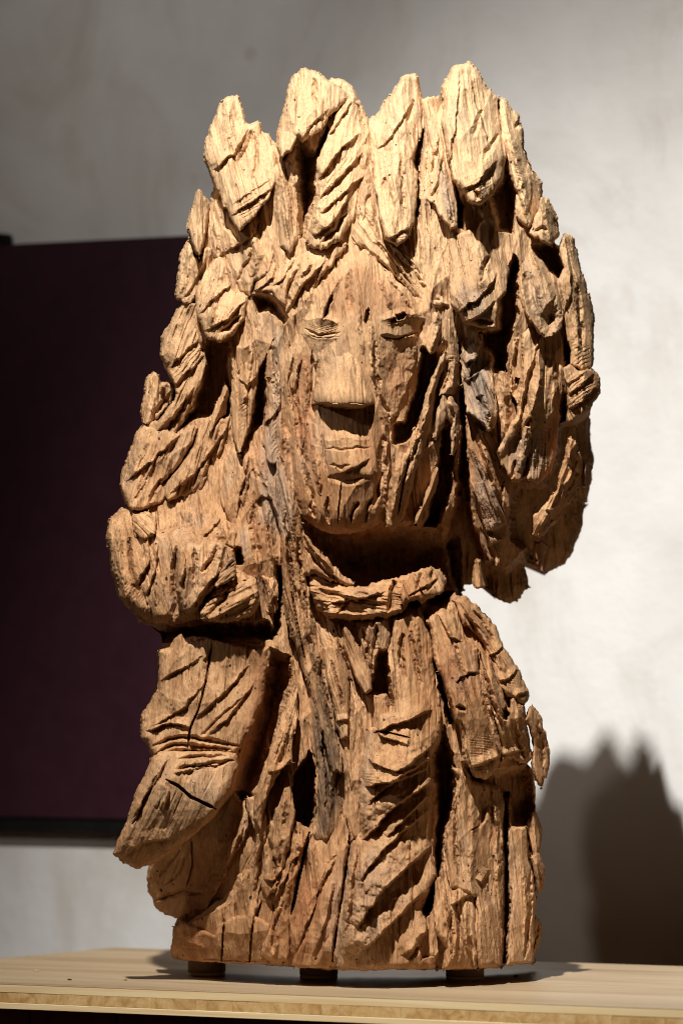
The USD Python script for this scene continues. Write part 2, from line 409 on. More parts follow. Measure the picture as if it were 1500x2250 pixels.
def strokes(x, y, d, items, wide_steps=False):
    """Carves the list into the depth field: v groove, r ridge, s overlap step (raised on the left of its travel), c crack, k hole, z saw marks."""
    for n_, it in enumerate(items):
        kind, w, h, s = it[:4]
        p = pts(s)
        if kind == 's' and wide_steps:
            w, h = w * 2.1, h * 0.72
        pad = 4 + (w if kind in 'vrsc' else 0)
        if kind in 'vrsc':
            k = (x > p[:, 0].min() - pad) & (x < p[:, 0].max() + pad) & (y > p[:, 1].min() - pad) & (y < p[:, 1].max() + pad)
        else:
            k = (x > p[:, 0].min() - 12) & (x < p[:, 0].max() + 12) & (y > p[:, 1].min() - 12) & (y < p[:, 1].max() + 12)
        if not k.any():
            continue
        X, Y = x[k], y[k]
        wob = 1.0 if kind == 'c' else 5.0
        Xw = X + wob * 2 * (fbm(X / 17, Y / 17, 31 + n_) - 0.5)
        Yw = Y + wob * 2 * (fbm(X / 17, Y / 17, 47 + n_) - 0.5)
        if kind in 'vrsc':
            dist, sign, at = seg_dist(Xw, Yw, p)
            tap = np.clip(np.minimum(at, 1 - at) / 0.22, 0, 1) ** 0.7 if kind != 'c' else np.clip(np.minimum(at, 1 - at) / 0.1, 0.3, 1)
            f = np.clip(1 - dist / (w * (0.35 + 0.65 * tap) if kind != 's' else w), 0, 1)
            if kind == 'v':
                d[k] -= h * tap * f ** 1.3
            elif kind == 'r':
                d[k] += 0.8 * h * tap * f ** 1.2 * (0.5 + fbm(X / 22, Y / 40, 91 + n_))
            elif kind == 'c':
                d[k] -= h * tap * np.sqrt(f)
            else:
                edge = np.clip(dist / 2.2, 0, 1)
                tap = tap * (0.55 + 0.9 * fbm(X / 24, Y / 24, 77 + n_))
                d[k] += 0.8 * np.where(sign < 0, h * tap * f * edge, -0.28 * h * tap * np.clip(1 - dist / (0.5 * w), 0, 1) * edge)
        elif kind == 'k':
            sd = poly_sdf(Xw, Yw, p) + 2.5 * (fbm(X / 7, Y / 7, 3) - 0.5)
            d[k] -= h * np.clip(sd / max(w, 0.5), 0, 1) ** 0.75
        else:
            ang = it[4]
            sd = np.clip(poly_sdf(X, Y, p) / 14.0, 0, 1)
            a, c = rot(X, Y, ang)
            q = c / w + 2.6 * (fbm(X / 55, Y / 55, n_ + 2) - 0.5)
            saw = q - np.floor(q)
            amp = 0.35 + 0.65 * _tab[np.floor(q).astype(int) & 255, 5]
            d[k] += 0.75 * h * sd * amp * (saw - 0.5) * np.clip(2.6 * fbm(X / 38, Y / 38, n_ + 12) - 0.6, 0, 1.2)
    return d


STAINS = [  # (channel, strength, soft edge, outline): charred, weathered grey, reddish heart
    (0, 0.55, 16, '690,1455 712,1470 735,1560 750,1620 768,1740 745,1800 720,1846 692,1840 684,1780 690,1700 680,1600'),
    (0, 0.45, 14, '668,1380 700,1420 715,1480 700,1500 680,1460'),
    (1, 0.65, 18, '1012,740 1050,735 1075,800 1090,880 1075,950 1050,960 1024,930 1015,850'),
    (0, 0.25, 14, '1018,770 1050,790 1085,880 1080,930 1060,930 1030,880 1018,830'),
    (1, 0.55, 25, '1000,600 1080,640 1090,715 1030,712 990,660'),
    (1, 0.55, 20, '590,700 630,720 625,1000 660,1120 640,1200 560,1150 560,1000 585,900'),
    (1, 0.6, 20, '960,300 1005,440 1000,500 965,470 950,400'),
    (1, 0.5, 18, '1030,960 1110,1100 1120,1130 1090,1240 1056,1180 1035,1100'),
    (1, 0.5, 22, '1090,960 1200,930 1215,1030 1180,1060 1110,1040'),
    (1, 0.45, 20, '1140,560 1160,550 1200,640 1225,700 1200,740 1160,690'),
    (1, 0.5, 16, '520,1160 552,1150 556,1230 520,1245'),
    (2, 0.55, 22, '645,760 690,770 695,900 705,1000 680,1050 650,980 630,880'),
    (2, 0.45, 22, '825,760 925,770 900,860 870,930 840,860'),
    (2, 0.40, 30, '700,600 800,560 920,660 920,700 700,710'),
    (2, 0.50, 26, '540,1420 600,1420 600,1560 560,1720 520,1740 540,1560'),
    (2, 0.35, 26, '640,1920 760,1900 740,2120 620,2120'),
    (2, 0.40, 24, '340,1930 480,1850 560,1780 500,1960 420,2020'),
    (2, 0.35, 24, '800,240 812,380 790,460 770,420 790,300'),
]


def stain_of(x, y, extra):
    c = np.zeros((len(x), 3))
    for ch, s, soft, poly in STAINS:
        p = pts(poly)
        k = (x > p[:, 0].min()) & (x < p[:, 0].max()) & (y > p[:, 1].min()) & (y < p[:, 1].max())
        if k.any():
            sd = np.clip(poly_sdf(x[k], y[k], p) / soft, 0, 1)
            g = 0.45 + 1.1 * fbm(x[k] / 7, y[k] / 34, ch + 4)
            c[k, ch] = np.maximum(c[k, ch], np.clip(s * sd * g, 0, 1))
    c += np.array(extra)[None] * (0.5 + fbm(x / 9, y / 60, 8))[:, None]
    return np.clip(c, 0, 0.95)


WEDGE = [False]
SEED = [0]
TRIS = [0]


def carve(name, parent, outline, lift=0.0, dome=22, edge=26, tx=0.0, ty=0.0, g=0.0, amp=1.0, items=(), t=None, free=False, rough=2.8, stain=(0, 0, 0), label=None,
          tip=None, flat_at=None, L=95, W=30, crown=False, spine=0.0, teeth=6.0):
    """One carved piece: outline in photograph units, lifted over the body's base form, with its own slope, dome, grain lean and cuts; closed at the sides and behind."""
    SEED[0] += 1
    sd_ = SEED[0]
    p = pts(outline)
    x0, y0 = np.floor((p.min(0) - 8) / STEP) * STEP
    x1, y1 = p.max(0) + 8
    X, Y = np.meshgrid(np.arange(x0, x1, STEP), np.arange(y0, y1, STEP))
    jit = rough * 2 * (fbm(X / 15, Y / 21, sd_) - 0.5) + rough * 0.5 * (vnoise(X / 4.2, Y / 6.0, sd_ + 2) - 0.5)
    jit = jit + teeth * np.clip((2085 - Y) / 60, 0, 1) * (vnoise(X / 10.0, Y / 70, sd_ + 14) + 0.6 * vnoise(X / 4.5, Y / 50, sd_ + 15) - 0.8)
    S = poly_sdf(X, Y, p) + jit
    lab, nl = nd_label(S > 0)
    if nl > 1:                                                      # no loose specks off the edges
        S = np.where((lab > 0) & (lab != np.bincount(lab.ravel())[1:].argmax() + 1), -3.0 * STEP, S)
    S = np.where((S > 0) & ~binary_opening(S > 0, iterations=2), -3.0 * STEP, S)
    inside = S > 0
    gy_, gx_ = np.gradient(S, STEP)
    gl = np.hypot(gx_, gy_) + 1e-6
    use = S > -0.8 * STEP
    push = np.where(inside, 0, np.clip(-S, 0, 1.2 * STEP))
    XS, YS = X + push * gx_ / gl, Y + push * gy_ / gl
    cx, cy = p.mean(0)
    s = np.clip(S / (edge * 0.72), 0, 1)
    B = base(XS, YS) if flat_at is None else np.full(X.shape, float(flat_at))
    lift_ = lift * (0.12 + 1.1 * np.clip((YS - p[:, 1].min()) / np.ptp(p[:, 1]), 0, 1) ** 0.8) if (WEDGE[0] and not free and lift > 0) else lift
    floor_ = B + lift_ + tx * (XS - cx) / 100 + ty * (YS - cy) / 100
    D = floor_ + dome * (np.sqrt(1 - (1 - s) ** 2) - 0.35)
    if spine:
        q_ = np.stack([X[inside], Y[inside]], 1)
        ev, vec = np.linalg.eigh(np.cov((q_ - q_.mean(0)).T))
        ax_ = vec[:, 0] * np.sign(vec[0, 0] + 1e-9)
        hw = 1.9 * math.sqrt(ev[0])
        cc = ((XS - cx) * ax_[0] + (YS - cy) * ax_[1]) / hw + 0.5 * (_tab[sd_ & 255, 9] - 0.5) + 0.55 * (fbm(X / 60, Y / 60, sd_ + 90, 2) - 0.5)
        D = D + spine * (0.55 - np.abs(cc)) - 0.25 * spine * cc
    if tip:
        for (ax, ay, rad, h) in tip:
            D = D + h * np.exp(-((XS - ax) ** 2 + (YS - ay) ** 2) / rad ** 2)
    D = D + amp * (13 * (np.clip(gouge(X, Y, g, L * 1.35, W * 1.25, sd_), 0, 1.2) - 0.4) + 24 * (np.clip(gouge(X, Y, g - 14, L * 1.5, W * 2.4, sd_ + 20), 0, 1.2) - 0.4) + 7.0 * (np.clip(gouge(X, Y, g + 5, L * 0.95, W * 0.40, sd_ + 50), 0, 1.2) - 0.4))
    a, c = rot(X, Y, g + 6)
    m = fbm(X / 70, Y / 70, sd_ + 9)
    D = D + amp * (4.4 * (fbm(a / 62, c / 5.2, sd_ + 4, 3) - 0.5) * (0.5 + m) + 1.4 * (vnoise(X / 3.5, Y / 7.5, sd_ + 6) - 0.5))
    slit = fbm(a / 75, c / 7.5, sd_ + 33, 2)
    D = D - amp * 34 * np.clip(slit - 0.70, 0, 0.25) ** 0.8
    wide = fbm(X / 46, Y / 80, sd_ + 21)
    D = D - amp * 26 * np.clip(wide - 0.62, 0, 1)
    D = strokes(X, Y, D, items, WEDGE[0])
    idx = np.full(X.shape, -1)
    idx[use] = np.arange(use.sum())
    x, y, d, fl = XS[use], YS[use], D[use], floor_[use]
    q = [idx[:-1, :-1], idx[1:, :-1], idx[1:, 1:], idx[:-1, 1:]]
    tri = []
    for a_, b_, c_ in ((0, 1, 2), (0, 2, 3)):
        k = (q[a_] >= 0) & (q[b_] >= 0) & (q[c_] >= 0)
        tri.append(np.stack([q[a_][k], q[b_][k], q[c_][k]], 1))
    k = (q[0] >= 0) & (q[1] >= 0) & (q[3] >= 0) & (q[2] < 0)
    tri.append(np.stack([q[0][k], q[1][k], q[3][k]], 1))
    k = (q[1] >= 0) & (q[2] >= 0) & (q[3] >= 0) & (q[0] < 0)
    tri.append(np.stack([q[1][k], q[2][k], q[3][k]], 1))
    f = np.vstack(tri)
    n = len(x)
    if t is None:
        t = lift + 70
    # side walls from the open edges back
    e = np.vstack([f[:, [0, 1]], f[:, [1, 2]], f[:, [2, 0]]])
    key = e[:, 0].astype(np.int64) * n + e[:, 1]
    rev = e[:, 1].astype(np.int64) * n + e[:, 0]
    be = e[~np.isin(key, rev)]
    bv = np.unique(be)
    pos = np.full(n, -1)
    pos[bv] = np.arange(len(bv))
    V = [world(x, y, d)]
    F = [f]
    SX, SY = [x], [y]
    sgx, sgy = (gx_ / gl)[use][bv], (gy_ / gl)[use][bv]
    prev, off = bv, n
    rings = (0.12, 0.4, 0.75, 1.0) if not free else (0.2, 0.6, 1.0)
    for r_i, r in enumerate(rings):
        wob = 5.0 * (fbm(x[bv] / 9 + 5 * r, y[bv] / 9 - 3 * r, sd_ + 60) - 0.5) + (1.5 if r_i == 0 else -2.5) + (7.0 * r if not free else 0)
        rx, ry = x[bv] + sgx * wob, y[bv] + sgy * wob
        if crown:                                                   # the log rounds over towards its back
            rx = 800 + (rx - 800) * (1 - 0.22 * r * r * np.clip((760 - ry) / 400, 0, 1))
            ry = ry + 0.42 * r * np.maximum(0, 760 - ry)
        rd = d[bv] - r * t if not free else d[bv] * (1 - r) + r * (np.minimum(fl[bv] - t, d[bv] - 8))
        V.append(world(rx, ry, rd))
        SX.append(rx)
        SY.append(ry)
        cur = off + np.arange(len(bv))
        a_, b_ = pos[be[:, 0]], pos[be[:, 1]]
        F.append(np.stack([prev[a_], cur[a_], cur[b_]], 1))
        F.append(np.stack([prev[a_], cur[b_], prev[b_]], 1))
        prev, off = cur, off + len(bv)
    if free:                                                        # a back of its own, joined to the last ring
        ring = np.full(n, -1)
        ring[bv] = prev
        inn = ring < 0
        ring[inn] = off + np.arange(inn.sum())
        back = np.minimum(fl - t - 0.5 * dome * (np.sqrt(1 - (1 - s[use]) ** 2)), d - 8) + 9 * (fbm(x / 30, y / 60, sd_ + 70) - 0.5)
        V.append(world(x[inn], y[inn], back[inn]))
        SX.append(x[inn])
        SY.append(y[inn])
        F.append(ring[f[:, ::-1]])
    else:                                                           # a flat cap inside the body
        c0 = world(np.array([cx]), np.array([cy]), np.array([float(np.median(d[bv])) - t]))
        V.append(c0)
        SX.append(np.array([cx]))
        SY.append(np.array([cy]))
        a_, b_ = pos[be[:, 0]], pos[be[:, 1]]
        F.append(np.stack([prev[a_], np.full(len(a_), off), prev[b_]], 1))
    V, F = np.vstack(V), np.vstack(F)
    F = F[:, ::-1] if trimesh_out(V, f) else F
    TRIS[0] += len(F)
    SX, SY = np.concatenate(SX), np.concatenate(SY)
    keep, F = np.unique(F, return_inverse=True)
    V, SX, SY, F = V[keep], SX[keep], SY[keep], F.reshape(-1, 3)
    m_, path = obj(name, (V, F), WOOD, parent)
    st_ = stain_of(SX, SY, stain)
    UsdGeom.PrimvarsAPI(m_).CreatePrimvar('stain', Sdf.ValueTypeNames.Color3fArray, 'vertex').Set(Vt.Vec3fArray.FromNumpy(st_.astype(np.float32)))
    if label:
        tag(m_, label)
    return path


def trimesh_out(V, f):
    """Whether the front faces look away from the camera."""
    a, b, c = V[f[0, 0]], V[f[0, 1]], V[f[0, 2]]
    return np.cross(b - a, c - a)[1] > 0

# ------------------------------------------------------------------ the bust
bust = thing('wooden_bust', 'rough carved wooden bust with flame-like hair, standing on small discs on the table', 'sculpture')

CORE = '''470,400 480,330 495,300 520,330 585,330 607,345 615,310 640,240 680,200 740,220 780,260 806,300 818,290 850,250 880,230 925,228 975,225 1000,200 1050,200 1085,250
1120,270 1140,320 1160,385 1175,430 1198,480 1218,530 1245,560 1258,620 1278,680 1288,740 1290,800 1300,884 1299,932 1302,1004 1294,1076 1282,1108 1280,1148 1270,1176 1256,1216
1224,1252 1192,1264 1186,1250 1173,1212 1154,1240 1160,1268 1158,1294 1134,1322 1112,1326 1084,1312 1066,1276 1052,1290 1040,1284 1016,1284 1014,1316 1046,1342 1070,1372 1090,1412 1110,1450 1130,1485 1138,1540
1136,1590 1146,1660 1168,1686 1178,1742 1176,1782 1186,1818 1185,1874 1182,1906 1180,1938 1178,1974 1174,2014 1174,2090 1172,2116 1100,2126 1040,2132 740,2132 540,2118 412,2112
380,2106 374,2096 380,2068 383,2032 392,2010 420,1960 440,1800 400,1700 350,1640 335,1600 356,1516 360,1430 352,1392 305,1362 275,1312 256,1250 256,1184 272,1135 292,1105 290,1064
302,1000 320,955 335,930 400,905 440,860 456,790 410,740 398,700 415,660 402,640 408,592 420,552 434,500 458,470 465,420'''
core_cuts = [
    ('k', 22, 170, '650,300 664,308 690,330 722,270 726,300 700,352 694,400 700,424 682,480 668,528 656,524 654,460 650,360'),
    ('k', 18, 130, '940,250 934,310 922,380 925,470 910,480 905,372 900,362 920,300'),
    ('k', 14, 150, '1112,350 1136,420 1136,470 1128,520 1090,506 1082,462 1070,430 1100,400'),
    ('k', 12, 140, '1000,405 1019,450 1018,506 1000,500 1000,440'),
    ('k', 14, 150, '1166,538 1218,532 1240,586 1230,614 1202,600 1176,568'),
    ('k', 16, 170, '1128,556 1140,572 1138,640 1142,695 1126,735 1114,768 1114,818 1086,818 1076,776 1054,770 1050,728 1090,720 1092,660 1118,580'),
    ('k', 14, 150, '1130,830 1152,832 1152,880 1138,892 1124,880'),
    ('k', 18, 150, '1236,730 1258,760 1258,806 1238,812 1238,850 1252,880 1250,930 1226,935 1226,900 1238,840'),
    ('k', 14, 260, '1226,930 1330,890 1335,1010 1320,1110 1290,1230 1230,1280 1172,1270 1150,1210 1122,1190 1120,1110 1130,1060 1190,1062 1222,1000'),
    ('k', 12, 180, '1008,750 1022,760 1020,860 1030,960 1034,1080 1044,1150 1070,1230 1110,1250 1160,1200 1200,1260 1190,1340 1110,1360 1050,1330 1000,1310 985,1260 975,1200 1000,1100 1012,940 1006,880'),
    ('k', 18, 110, '552,644 592,644 620,672 634,698 626,716 590,686 562,690'),
    ('k', 14, 150, '452,742 508,742 510,916 490,922 468,918 436,922 390,950 420,896 440,836 454,796'),
    ('k', 14, 130, '568,805 586,780 584,830 586,880 582,934 560,946 538,980 552,908 560,852'),
    ('k', 12, 160, '925,760 960,760 962,828 935,884 914,948 892,972 868,980 858,976 860,932 884,924 904,876 920,812'),
    ('k', 12, 150, '968,940 990,930 1000,1000 990,1100 960,1160 930,1160 950,1080 962,1000'),
    ('k', 120, 300, '640,1120 700,1140 800,1146 960,1146 1012,1180 1014,1300 985,1330 900,1340 760,1340 690,1320 640,1220'),
    ('k', 10, 110, '506,1200 528,1200 540,1225 532,1246 512,1240'),
    ('k', 10, 90, '606,1240 622,1240 622,1330 612,1400 598,1400 600,1330'),
    ('k', 18, 130, '330,1372 420,1376 480,1368 590,1362 604,1385 600,1412 470,1408 440,1398 400,1405 350,1424'),
    ('k', 42, 170, '588,1420 640,1440 640,1520 612,1640 584,1720 540,1780 506,1780 516,1690 552,1580'), ('k', 40, 110, '330,1860 420,1800 500,1740 560,1740 590,1800 556,1900 500,1990 400,2040 330,2000'),
    ('k', 12, 130, '696,1482 714,1482 728,1536 742,1576 740,1608 714,1600 700,1540'),
    ('k', 10, 250, '680,1648 694,1690 692,1800 678,1826 652,1808 630,1796 628,1776 644,1700'),
    ('k', 14, 120, '829,1429 852,1429 858,1480 868,1555 854,1566 845,1530 800,1530 817,1480'),
    ('k', 12, 120, '852,1290 885,1296 880,1345 858,1352'),
    ('k', 16, 120, '936,1300 1000,1300 985,1330 940,1350 932,1370 920,1340'),
    ('k', 10, 110, '955,1400 975,1500 1000,1590 985,1600 960,1500 945,1420'),
    ('k', 20, 190, '950,1652 976,1590 996,1660 1002,1700 996,1782 978,1820 974,1890 970,1938 964,1990 934,2022 920,2004 956,1930 950,1874 954,1782'),
    ('k', 12, 130, '1100,1736 1118,1740 1120,1900 1122,2000 1110,2118 1102,2118 1104,1900'),
    ('k', 20, 110, '1020,1684 1090,1690 1160,1680 1176,1760 1180,1840 1166,1880 1152,1820 1120,1820 1108,1760 1036,1722'),
    ('k', 8, 60, '1156,1820 1180,1850 1180,1880 1168,1900 1158,1860'),
    ('c', 4, 60, '768,1836 764,1880 752,1940 742,2010 732,2090 730,2112'),
    ('c', 4, 55, '680,1830 662,1900 648,1970 640,2010'), ('c', 3, 30, '636,2030 628,2080 622,2120'),
    ('c', 2.6, 25, '492,2020 490,2060 486,2112'), ('c', 2.6, 25, '556,2010 554,2060 548,2116'),
    ('c', 2.6, 25, '575,1980 560,2030 548,2110'),
    ('s', 40, 26, '600,1990 640,1900 690,1830'), ('s', 30, 18, '650,2090 690,2000 720,1900'),
    ('r', 22, 18, '600,1420 612,1500 590,1600 570,1700'), ('r', 18, 16, '632,1430 622,1520 600,1620'),
    ('v', 10, 18, '610,1420 620,1500 600,1600 578,1690'),
    ('r', 16, 22, '612,900 620,1000 640,1100'), ('r', 14, 16, '690,1300 720,1400 740,1500 760,1620'),
    ('v', 12, 22, '560,1080 555,1160 570,1240'), ('r', 12, 20, '585,1090 596,1180 604,1260'),
    ('r', 20, 30, '1100,820 1106,900 1112,1000'), ('z', 8, 5, '1040,1240 1080,1240 1085,1300 1040,1296', 60),
    ('r', 14, 24, '800,300 806,380 800,450 790,520'), ('r', 14, 20, '640,330 645,420 650,510'), ('v', 12, 22, '826,400 850,500 880,560 910,590'),
    ('r', 16, 20, '836,430 870,540 930,600'), ('r', 12, 18, '600,340 612,430 620,520'),
]
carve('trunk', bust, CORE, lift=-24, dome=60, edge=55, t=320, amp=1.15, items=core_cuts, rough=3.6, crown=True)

HL = 'hair_lock'
def hair(outline, lift, ty=6.0, **k):
    WEDGE[0] = True
    if not k.get('free'):
        lift *= 0.9
    k['dome'], k['edge'] = 0.62 * k.get('dome', 22), 0.55 * k.get('edge', 26)
    carve(HL, bust, outline, lift=lift, ty=ty, **{'spine': 30.0, **k})
    WEDGE[0] = False

# crown, left to right
hair('504,212 523,211 531,235 540,270 550,273 566,267 573,292 592,300 602,330 608,400 592,432 566,462 528,506 508,480 498,468 480,420 461,384 452,352 452,316 468,268 488,220', 52, ty=14, tx=-4, free=True, t=90, g=8,
     items=[('s', 44, 24, '470,372 516,336 548,282'), ('s', 20, 22, '508,476 545,446 600,412'), ('s', 16, 12, '512,452 548,425 598,388'), ('v', 10, 18, '524,360 545,320 556,285'),
            ('z', 7, 6, '500,470 540,420 600,370 600,430 540,490', -55), ('r', 16, 22, '508,220 498,290 490,350'), ('v', 7, 16, '560,290 566,340 556,400')])
hair('438,414 456,446 455,492 449,524 438,568 426,540 414,500 428,432', 66, ty=18, free=True, t=60, g=-4, dome=16, edge=14, items=[('z', 6, 4, '416,500 450,480 446,540 430,540', 20)])
hair('572,290 590,298 607,322 612,300 618,300 636,330 652,360 655,430 656,520 640,560 615,540 606,480 612,420 608,360', 18, ty=4, t=110, g=3, items=[('r', 12, 18, '610,330 622,420 634,520'), ('v', 8, 20, '628,340 640,430 648,520'), ('v', 6, 14, '600,330 606,380 603,430'),
     ('z', 8, 7, '584,416 612,400 612,470 590,480', 5)])
hair('608,322 610,290 622,250 632,200 645,165 672,152 690,158 716,174 745,185 762,215 738,243 722,258 700,290 682,302 664,310 652,298 638,330 620,345', 62, ty=10, free=True, t=120, edge=34, dome=34, g=-6,
     items=[('s', 20, 24, '664,308 690,268 722,238'), ('r', 22, 22, '650,170 640,230 630,290'), ('v', 8, 16, '690,170 690,210 700,240'), ('z', 6, 6, '660,280 720,230 720,262 690,300 660,306', -40)])
hair('714,174 735,174 752,176 772,192 790,230 806,262 814,292 816,330 812,380 800,440 775,490 742,530 706,552 676,540 672,522 684,480 698,430 692,404 697,352 722,290 742,245 760,214', 34, ty=3, tx=3, free=True, t=130, g=-14, edge=30,
     items=[('s', 34, 34, '700,398 740,340 790,290'), ('s', 30, 34, '700,440 750,385 806,330'), ('s', 26, 28, '705,470 760,420 808,380'), ('s', 30, 36, '690,520 740,480 770,420'), ('s', 20, 24, '720,300 750,260 775,220'),
            ('z', 9, 9, '705,400 780,310 805,330 760,400 690,480', -42), ('v', 9, 22, '706,535 740,505 760,465'), ('r', 10, 16, '690,500 700,450 706,410'), ('v', 6, 14, '780,215 795,260 800,300')])
hair('810,268 832,248 856,208 884,168 900,161 914,168 918,196 922,218 924,290 905,350 914,372 918,416 912,482 900,522 868,541 850,526 834,482 822,400 815,320', 40, ty=12, free=True, t=120, g=2, edge=30, dome=30,
     items=[('r', 26, 26, '890,175 870,260 850,330'), ('v', 8, 18, '896,270 905,240 908,220'), ('s', 16, 22, '852,528 880,510 905,500'), ('z', 6, 5, '850,500 905,490 895,535 860,535', -82), ('v', 8, 18, '846,392 842,400 838,420'), ('s', 24, 20, '830,330 862,300 900,230'),
            ('v', 7, 16, '880,330 884,420 890,480'), ('r', 10, 12, '862,380 870,450 872,510')])
hair('926,218 942,214 968,205 974,240 978,290 984,345 1000,400 1003,440 1003,496 990,502 972,482 956,452 940,440 924,424 922,366 932,290', 14, ty=5, t=120, g=4, edge=18,
     items=[('r', 10, 26, '960,280 968,350 980,420 996,490'), ('v', 9, 30, '950,380 962,330 972,300'), ('v', 8, 22, '948,440 966,400 972,350'), ('r', 8, 16, '940,230 936,300 930,400')])
hair('992,150 1004,146 1020,144 1031,138 1046,150 1060,172 1074,198 1090,214 1098,255 1101,300 1113,332 1109,362 1101,396 1076,430 1052,450 1028,445 1012,416 996,394 982,344 978,292 970,270 973,220 969,190 980,172', 62, ty=16, free=True, t=130, g=3, edge=34, dome=36,
     items=[('s', 40, 24, '985,380 1000,280 1010,160'), ('s', 30, 22, '1080,330 1050,240 1030,160'), ('v', 9, 18, '1040,300 1046,270 1060,240'), ('s', 26, 26, '1012,414 1050,400 1090,350'), ('r', 14, 18, '1070,330 1060,390 1048,440'), ('k', 8, 26, '1040,420 1056,418 1060,438 1044,440'),
            ('v', 8, 18, '1060,350 1080,320 1092,290'), ('z', 6, 5, '1020,400 1090,360 1080,430 1040,445', -60)])
hair('1098,211 1112,222 1126,242 1138,256 1142,276 1150,292 1150,324 1162,360 1176,388 1187,402 1186,448 1176,478 1164,502 1150,494 1130,476 1133,424 1120,380 1113,332 1101,296 1096,252', 20, ty=4, free=True, t=130, g=10, edge=20,
     items=[('r', 12, 20, '1104,230 1124,320 1146,400 1158,490'), ('v', 8, 18, '1130,280 1140,270 1146,280'), ('s', 16, 16, '1160,470 1170,420 1166,380'), ('z', 6, 5, '1130,330 1160,380 1150,420 1130,400', 75)])
hair('1188,432 1206,446 1220,480 1225,510 1212,541 1188,532 1164,512 1170,490 1180,464', 50, ty=14, free=True, t=90, g=16, edge=16, dome=20, items=[('r', 10, 14, '1192,440 1202,490 1208,530'), ('v', 7, 14, '1172,508 1190,500 1204,505'), ('z', 6, 5, '1170,495 1210,480 1215,535 1185,530', 40)])
hair('1240,514 1258,522 1266,552 1276,600 1285,620 1293,650 1303,692 1302,740 1300,808 1278,816 1252,800 1256,772 1240,726 1226,660 1222,620 1238,588 1230,548', 26, ty=4, free=True, t=130, g=6, edge=20,
     items=[('s', 26, 20, '1236,700 1256,640 1248,540'), ('v', 8, 18, '1262,600 1274,680 1280,780'), ('r', 10, 14, '1252,620 1266,720 1270,800'), ('z', 8, 7, '1250,740 1300,760 1298,810 1260,806', -60)])
# second tier
hair('982,506 1000,512 1020,504 1042,506 1062,480 1084,470 1096,506 1124,524 1124,566 1118,590 1112,640 1094,664 1094,700 1091,723 1060,721 1028,716 1004,692 990,668 985,600', 34, ty=12, t=130, g=7, edge=24, dome=28,
     items=[('s', 34, 30, '1000,690 1050,660 1094,600'), ('s', 22, 22, '1020,710 1060,690 1092,660'), ('z', 7, 7, '1000,640 1090,600 1090,720 1010,700', 34), ('r', 16, 18, '1060,500 1064,560 1056,620'), ('v', 10, 22, '1076,560 1062,590 1056,620'), ('v', 8, 22, '1046,700 1070,710 1086,706')])
hair('1142,560 1168,548 1192,574 1212,600 1228,640 1238,690 1236,722 1214,738 1196,742 1172,722 1154,692 1142,650', 52, ty=14, t=130, g=14, edge=18, dome=20,
     items=[('v', 26, 34, '1150,600 1180,660 1212,730'), ('r', 9, 16, '1168,560 1200,620 1222,700'), ('k', 22, 34, '1186,690 1220,650 1236,700 1216,738 1192,738'), ('z', 7, 6, '1180,690 1236,660 1234,730 1196,742', 70), ('r', 9, 12, '1144,610 1160,690 1190,735')])
hair('1142,700 1168,716 1196,740 1224,756 1238,792 1236,830 1226,870 1228,905 1226,960 1220,1000 1210,1034 1196,1050 1180,1063 1152,1052 1140,1060 1122,1056 1112,1036 1098,1024 1090,992 1110,950 1134,916 1136,888 1122,860 1116,810 1124,760 1136,730', 44, ty=6, t=170, g=-8, edge=26, dome=32,
     items=[('s', 40, 32, '1096,1010 1140,930 1160,830 1190,740'), ('r', 16, 26, '1180,740 1186,830 1160,930 1140,1040'), ('v', 12, 30, '1126,850 1140,800 1142,730'), ('k', 14, 46, '1132,760 1150,790 1148,850 1136,886 1124,860 1120,800'), ('z', 9, 3.5, '1160,960 1222,900 1210,1030 1160,1050', 80), ('s', 22, 20, '1150,1040 1162,970 1180,900'), ('v', 7, 26, '1156,940 1160,925 1166,915'), ('v', 6, 24, '1148,1052 1152,1020 1160,1000'), ('v', 6, 22, '1124,1052 1128,1030 1132,1010'),
            ('r', 12, 16, '1210,790 1216,860 1204,940')])
hair('1236,808 1252,803 1276,816 1300,806 1315,836 1314,864 1296,896 1274,916 1248,928 1250,890 1246,856 1236,834', 66, ty=8, free=True, t=120, g=20, edge=18, dome=22,
     items=[('s', 20, 26, '1250,900 1282,880 1312,850'), ('s', 16, 22, '1246,870 1276,850 1304,820'), ('s', 14, 16, '1242,845 1266,832 1290,815'), ('z', 7, 8, '1240,812 1312,830 1300,890 1250,920', -56)])
hair('1248,960 1256,962 1268,974 1269,990 1283,1012 1280,1042 1264,1084 1244,1112 1224,1147 1204,1160 1186,1184 1172,1174 1170,1134 1200,1108 1220,1080 1234,1036 1240,992', 74, ty=6, tx=-4, free=True, t=60, g=-34, edge=16, dome=18,
     items=[('r', 9, 18, '1252,970 1256,1040 1230,1100 1190,1150'), ('v', 8, 20, '1262,1000 1266,1040 1240,1090'), ('v', 7, 18, '1200,1120 1210,1140 1206,1158'), ('s', 18, 18, '1180,1170 1210,1130 1250,1080')])
hair('1176,1190 1204,1198 1196,1214 1190,1224 1193,1262 1182,1246 1174,1222', 60, ty=10, free=True, t=50, g=10, edge=9, dome=10)
hair('1284,1020 1297,1026 1290,1060 1284,1078 1280,1060', 20, free=True, t=50, edge=8, dome=8)
